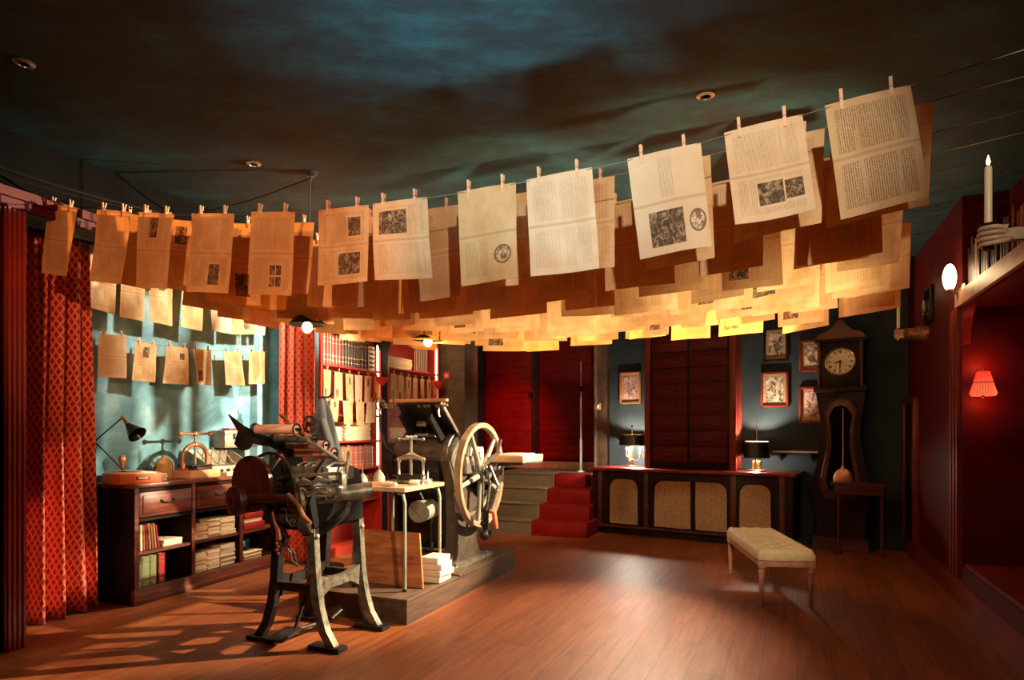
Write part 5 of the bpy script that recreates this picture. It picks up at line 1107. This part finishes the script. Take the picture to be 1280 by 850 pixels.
for k in range(len(edge)): f = b.faces.new((edge[k], low_[k], low_[(k + 1) % len(edge)], edge[(k + 1) % len(edge)])); f.smooth = True
me = bpy.data.meshes.new('cushion'); b.normal_update(); b.to_mesh(me); b.free(); me.materials.append(M['velvet']); cu_ = bpy.data.objects.new('cushion', me); C.objects.link(cu_); cu_.parent = bn
for a, c in btn:
    if abs(a) < BW - .03 and abs(c) < BL_ - .04: m = MB(); m.ball((a, c, .446), .009, 1, 1, .6, 10); m.build('button', 'velvet', cu_)
# ------------------------------------------------------------------ right wall: books, lamp, sconce, arms with candles
def RW(t, o, z): p = L2(RP, dr, t, nr, o); return Vector((p[0], p[1], z))
AW = math.atan2(nr[1], nr[0]) + math.pi      # local +x points from the wall into the room
rg = random.Random(21); y = -.3; lst = []
while y < 1.68: th = rg.uniform(.035, .07); lst.append((y, th)); y += th + rg.choice([.002, .002, .06])
for i, (y, th) in enumerate(lst):
    mt = rg.choice(['bookbrown', 'bookdark', 'bookdark', 'bookred', 'mahog']); h = rg.uniform(.28, .42)
    o = T('book', '%s upright volume, %s from the far end on the right wall shelf' % ({'bookred': 'red', 'bookdark': 'dark', 'bookbrown': 'tan', 'mahog': 'brown'}[mt], ORD[len(lst) - 1 - i] if len(lst) - 1 - i < 24 else 'nearest'), 'book', RW(y, .04, 2.602), AW, 'volumes on the right wall shelf')
    m = MB(); m.bx(-.2, 0, -th, -th + .004, 0, h); m.bx(-.2, 0, -.004, 0, 0, h); m.prism([(0, -th), (.005, -th * .8), (.007, -th * .5), (.005, -th * .2), (0, 0), (-.004, 0), (-.004, -th)], 0, h, 'xy'); m.build('cover', mt, o)
    m = MB(); m.bx(-.195, -.004, -th + .004, -.004, .004, h - .006); m.build('pages', 'sheet', o)
pg = RW(along(RP, dr, 1203), -.09, 0); zg = H + (537 - 347) * pg.y / F
t = T('wall_lamp', 'glowing elongated glass globe lamp on the right wall above the niche corner', 'lamp', (pg.x, pg.y, zg), AW)
m = MB(); m.ball((0, 0, 0), .050, 1, 1, 2.3, 24); m.build('globe', 'globe', t)
m = MB(); m.lathe([(0, 0), (.05, 0), (.04, .012), (.016, .02), (0, .02)], (-.098, 0, -.10), 20, (1, 0, 0)); m.tube([(-.08, 0, -.10), (-.03, 0, -.15), (0, 0, -.13), (0, 0, -.11)], .009, 8); m.lathe([(0, -.02), (.03, -.015), (.034, .0), (.0, .0)], (0, 0, -.10), 18); m.build('bracket', 'brass', t)
m = MB(); m.bx(-.02, .02, -.045, .045, -.22, .22, .004); 
light('POINT', (pg.x + nr[0] * -.12, pg.y + nr[1] * -.12, zg), 7, (1, .66, .32), .05, name='wall_lamp_glow')
# red pleated sconce in the niche
k_ = along(L2(RP, dr, NE - .13), nr, 1229); p = RW(NE - .13, k_, 0); zs = H - (480 - 537) * p.y / F; sc_ = .92; AJ = math.atan2(-dr[1], -dr[0])
t = T('wall_sconce', 'small glowing red pleated shade sconce inside the dark red niche', 'lamp', (p.x, p.y, zs), AJ); t.scale = (sc_,) * 3
m = MB(); rings = []
for (r_, z) in ((.045, .115), (.062, .05), (.080, -.02), (.098, -.085), (.085, -.105)):
    rings.append([m.b.verts.new((r_ * (1 + .05 * (k % 2)) * math.cos(2 * math.pi * k / 56), r_ * (1 + .05 * (k % 2)) * math.sin(2 * math.pi * k / 56), z)) for k in range(56)])
for A, B in zip(rings, rings[1:]):
    for k in range(56): f = m.b.faces.new((A[k], A[(k + 1) % 56], B[(k + 1) % 56], B[k])); f.smooth = True
sm = NT('glowing_red_pleated_silk'); v_ = sm.coord('Object'); sp_ = sm.n('ShaderNodeSeparateXYZ'); sm.t.links.new(v_, sp_.inputs[0])
th_ = sm.math('ARCTAN2', sp_.outputs[1], sp_.outputs[0]); wv_ = sm.math('ADD', sm.math('MULTIPLY', sm.math('SINE', sm.math('MULTIPLY', th_, 28.0)), .35), .65)
low__ = sm.math('MULTIPLY_ADD', sp_.outputs[2], -4.5, .62)
sm.set(sm.b.inputs['Base Color'], (.5, .02, .01)); sm.set(sm.b.inputs['Emission Color'], sm.mix(low__, (.85, .015, .008), (1.0, .15, .06))); sm.set(sm.b.inputs['Emission Strength'], sm.math('MULTIPLY', wv_, 1.5)); M['silk'] = sm.m
m.build('shade', 'silk', t)
m = MB(); m.ring((0, 0, .012), .073, .004, 'z', 36, 6); m.ring((0, 0, .115), .046, .004, 'z', 30, 6); m.ball((0, 0, -.11), .014); m.build('trim_band', 'bookdark', t)
m = MB(); m.tube([(-.10, 0, -.02), (-.06, 0, .13), (0, 0, .13), (0, 0, .09)], .006, 6); m.lathe([(0, 0), (.03, 0), (.02, .012), (0, .014)], (-.115, 0, -.02), 16, (1, 0, 0)); m.build('bracket', 'brass', t)
light('POINT', (p.x, p.y, zs + .15), 3, (1, .10, .04), .04, name='sconce_glow_up'); light('POINT', (p.x, p.y, zs - .15), 2, (1, .10, .04), .04, name='sconce_glow_down')
m = MB(); seg(m, L2(RP, dr, NB, nr, .02), L2(RP, dr, NE, nr, .02), nr, .92, NZ0, NZ0 + .03); struct('trim_7', m, 'redtrim')
def arm_candle(pos, rz, L_, lit, label, lab2, skinmat, sleeve, cz, hs=1.0):
    """forearm reaching out of the wall (local +x), fist closed round an upright candle"""
    a_ = T('arm_sconce', label, 'sconce', pos, rz)
    V = []; E_ = []; Rd = []
    def chain(pts, rad, root=None):
        prev = root
        for p_, r_ in zip(pts, rad):
            V.append(p_); Rd.append(r_); i = len(V) - 1
            if prev is not None: E_.append((prev, i))
            prev = i
        return prev
    X = L_
    chain([(0, 0, 0), (X * .4, 0, .0), (X - .13, .0, .0)], [.045, .040, .028]); w = 2
    chain([(X - .085, .012, .0)], [.030], w); pm = len(V) - 1
    for i, zf in enumerate((.036, .012, -.012, -.035)):
        k = (.95, 1.05, 1.0, .85)[i]
        chain([(X - .055, .032, zf * .8), (X - .015, .040, zf), (X + .028 * k, .026, zf), (X + .034 * k, -.008, zf), (X + .008, -.030, zf), (X - .018, -.024, zf)], [.014, .0125, .0115, .0105, .0098, .0088], pm)
    chain([(X - .07, -.022, .020), (X - .035, -.040, .036), (X + .002, -.038, .047)], [.016, .0125, .010], pm)
    me = bpy.data.meshes.new('hand'); me.from_pydata(V, E_, []); o = bpy.data.objects.new('hand', me); C.objects.link(o); o.parent = a_; me.materials.append(M[skinmat]); o.scale = (hs, hs, hs)
    sk = o.modifiers.new('skin', 'SKIN'); sk.use_smooth_shade = True
    for i, r_ in enumerate(Rd): me.skin_vertices[0].data[i].radius = (r_, r_)
    me.skin_vertices[0].data[2].use_root = True
    for i in range(len(V)): 
        if i != 2: me.skin_vertices[0].data[i].use_root = False
    sb = o.modifiers.new('smooth', 'SUBSURF'); sb.levels = sb.render_levels = 2
    if sleeve:
        m = MB(); m.lathe([(.0, 0), (.075, 0), (.078, .03), (.066, .05), (.070, .10), (.060, .12), (.062, .16), (.052, .18), (.060, .21), (.045, .225), (.0, .22)], (0, 0, 0), 24, (1, 0, 0)); m.build('sleeve', 'carved', a_)
    else:
        m = MB(); m.lathe([(0, 0), (.085, 0), (.08, .015), (.06, .03), (.05, .05), (0, .05)], (0, 0, 0), 28, (1, 0, 0)); m.build('wall_rosette', 'plaster', a_)
    m = MB(); m.lathe([(0, -.062), (.020, -.06), (.022, -.05), (.017, -.04), (.017, .045), (.036, .055), (.038, .062), (0, .062)], (X * hs, 0, 0), 18); m.build('candle_holder', 'brass' if sleeve else 'darkwood', a_)
    c_ = T('candle', lab2, 'candle', Vector(pos) + Matrix.Rotation(rz, 4, 'Z') @ Vector((X * hs, 0, .062)), rz)
    m = MB(); m.lathe([(0, 0), (.016, 0), (.0155, cz - .01), (.013, cz), (0, cz - .003)], n=20); m.build('wax', 'cream', c_)
    m = MB(); m.cyl((0, 0, cz - .005), (0, 0, cz + .012), .0015); m.build('wick', 'black', c_)
    m = MB(); m.lathe([(0, 0), (.006, .006), (.0085, .016), (.006, .030), (.002, .044), (0, .050)], (0, 0, cz + .006), 14); m.build('flame', 'flame', c_)
    q_ = c_.location; light('POINT', (q_.x, q_.y, q_.z + cz + .09), .9, (1, .6, .25), .02, name='candle_glow')
ph = at(1244, 296, 3.0); qw = along(RP, dr, 1); 
tw = ((ph.x - RP[0]) * dr[0] + (ph.y - RP[1]) * dr[1]); dw = -((ph.x - RP[0]) * nr[0] + (ph.y - RP[1]) * nr[1])
arm_candle((*L2(RP, dr, tw, nr, .06), ph.z), AW, dw + .06, True, 'pale plaster forearm holding a lit candle, large at the right edge of the picture', 'tall lit ivory candle in the large plaster hand at the right edge', 'plaster', False, .27, 1.05)
ph = at(1123, 418, 6.70); tw = ((ph.x - RP[0]) * dr[0] + (ph.y - RP[1]) * dr[1]); dw = -((ph.x - RP[0]) * nr[0] + (ph.y - RP[1]) * nr[1])
arm_candle((*L2(RP, dr, tw), ph.z), AW, dw, True, 'small gilded sleeve arm with clenched hand holding a candle on the far right wall', 'thin candle in the gilded sleeved hand, half hidden by pages', 'skin', True, .30, 1.0)
# small mask picture & dark panel on the far right wall
kt = along(RP, dr, 1163); p = RW(kt, 0, H - (381 - 537) * RW(kt, 0, 0).y / F)
t = T('wall_mask', 'small dark framed glass with pale ornament on the wall above the gilded arm', 'ornament', p, AW)
m = MB(); m.bx(0, .03, -.16, .16, -.18, .18, .01); m.build('frame', 'darkwood', t)
m = MB(); m.bx(.028, .034, -.13, .13, -.15, .15); m.build('glass', 'mirror', t)
m = MB(); m.ball((.05, -.03, .0), .035, .5, .8, 1.5, 14); m.tube([(.05, -.05, .06), (.055, -.02, -.02), (.05, -.06, -.09)], .008, 6); m.tube([(.05, -.09, -.07), (.05, .02, -.05)], .007, 6); m.build('figure', 'greybox', t)
kt = along(RP, dr, 1148); p = RW(kt, 0, 0)
t = T('door_3', 'x', 'x', p, AW); del t['label']; del t['category']; t['kind'] = 'structure'
m = MB(); m.bx(0, .04, -.55, .0, .19, 1.75, .004); m.build('door_leaf', 'darkwood', t)
m = MB(); m.bx(.0, .06, .0, .05, .19, 1.80, .004); m.bx(.0, .06, -.60, -.55, .19, 1.80, .004); m.bx(.0, .06, -.60, .05, 1.75, 1.80, .004); m.build('door_frame', 'redtrim', t)
# books just inside the picture at the far left
rg = random.Random(5); z0s = [.25, .75, 1.2, 1.65, 2.1]
t = T('bookcase', 'dark bookcase cut by the left picture edge behind the fluted red pilaster', 'bookcase', (*L2(LP, dl, -3.27), 0), AL)
m = MB()
for z in z0s: m.bx(-.34, -.04, -.0, .2, z - .03, z)
m.build('shelf', 'darkwood', t)
for i, z in enumerate(z0s[:-1] + [2.1]):
    for j in range(3):
        th = rg.uniform(.03, .05); book(None, 'book', '%s volume on the %s shelf at the left picture edge' % (['first', 'middle', 'last'][j], ['lowest', 'second lowest', 'third', 'fourth', 'top'][i]), Vector((*L2(LP, dl, -3.26 + .062 * j, nl, .06), z)), AL, th, .2, .3, rg.choice(['bookbrown', 'bookdark', 'sheet']), 0, 'volumes at the left picture edge', False)
# ------------------------------------------------------------------ lights
# warm-white stage spot at the right, behind the strings: throws page shadows on alcove wall, lights presses and floor
light('SPOT', (3.25, 5.6, 2.84), 4800, (1, .78, .52), .04, (-3.3, 5.5, 1.15), 52, .45, 'right_stage_spot')
light('SPOT', (.5, -.1, 3.15), 480, (1, .82, .62), .04, (.50, 3.0, 2.48), 50, .8, 'front_page_spot')
light('SPOT', (-1.0, -.2, 3.1), 640, (1, .43, .19), .04, (-1.75, 4.0, 2.5), 40, .5, 'orange_page_spot')
light('SPOT', (-1.6, 6.3, 3.1), 400, (1, .84, .62), .05, (-2.9, 6.5, 1.9), 110, .5, 'alcove_spot')
light('SPOT', (-.6, 2.6, 1.2), 170, (.62, .92, 1), .1, (-.5, 3.0, 3.4), 56, 1.0, 'ceiling_uplight')
light('SPOT', (.1, 2.3, 1.2), 170, (.62, .92, 1), .1, (.1, 2.8, 3.4), 58, 1.0, 'ceiling_uplight')
light('SPOT', (2.3, 5.5, 2.98), 280, (.65, 1, .7), .03, (-.8, 4.6, 3.34), 36, .5, 'ceiling_green_fill')  # unseen spot added to throw a green band on the ceiling
light('SPOT', (1.55, 3.35, 1.25), 330, (1, .80, .44), .04, (1.5, 4.4, 2.55), 76, .6, 'rear_page_fill')  # unseen spot added to brighten the rear rows of pages
light('SPOT', (.1, 4.1, 1.2), 230, (1, .76, .40), .04, (.1, 5.1, 2.6), 72, .6, 'rear_page_fill')  # second unseen spot, widens the added light on the rear rows
light('SPOT', (1.7, 7.4, 3.25), 1350, (1, .74, .47), .12, (.45, 4.6, 0), 42, 1.0, 'floor_spot')
light('SPOT', (.5, 2.3, 2.1), 230, (1, .72, .46), .04, (-1.1, 4.9, .8), 42, .7, 'press_spot')
light('SPOT', (-.35, 2.85, 2.15), 70, (1, .78, .56), .04, (-1.35, 4.25, 1.38), 24, .8, 'roller_fill')  # unseen spot added to brighten the press rollers
light('SPOT', (.4, 6.6, 3.2), 330, (1, .70, .42), .08, (.2, 9.4, .5), 45, .8, 'stair_fill')  # no fixture here, added to brighten the stair carpet
light('SPOT', (-.2, 9.0, 3.0), 230, (1, .10, .06), .1, (-.1, 11.5, 1.2), 50, .9, 'red_door_fill')  # unseen red light added to brighten the landing door
light('SPOT', (1.2, 3.0, 2.1), 250, (1, .74, .46), .05, (2.30, 5.8, .42), 22, .8, 'bench_fill')  # unseen narrow spot added to light the bench
light('SPOT', (1.7, 1.7, 2.9), 45, (1, .75, .5), .05, (2.25, 3.0, 2.4), 40, .6, 'plaster_arm_fill')  # unseen weak spot added to light the plaster arm and candle
for t_, e_ in ((.9, 2.5), (2.1, 7)):
    p = BK(t_, -.28, 2.45); light('POINT', (p.x, p.y, p.z), e_, (1, .62, .32), .05, name='bookcase_glow')
w = bpy.data.worlds.new('world'); bpy.context.scene.world = w; w.use_nodes = True
w.node_tree.nodes['Background'].inputs[0].default_value = (.9, .35, .25, 1); w.node_tree.nodes['Background'].inputs[1].default_value = .001
# ------------------------------------------------------------------ camera
cd = bpy.data.cameras.new('camera'); cam = bpy.data.objects.new('camera', cd); C.objects.link(cam)
cam.location = (0, 0, H); cam.rotation_euler = (R(90), 0, 0); cd.sensor_width = 36; cd.lens = 36 * F / 1280; cd.shift_y = 112 / 1280; cd.clip_start = .05
S = bpy.context.scene; S.camera = cam
S.view_settings.view_transform = 'Standard'; S.view_settings.look = 'None'; S.view_settings.gamma = 1; S.view_settings.use_curve_mapping = False; S.view_settings.exposure = 0
bpy.data.objects.update() if hasattr(bpy.data.objects, 'update') else None
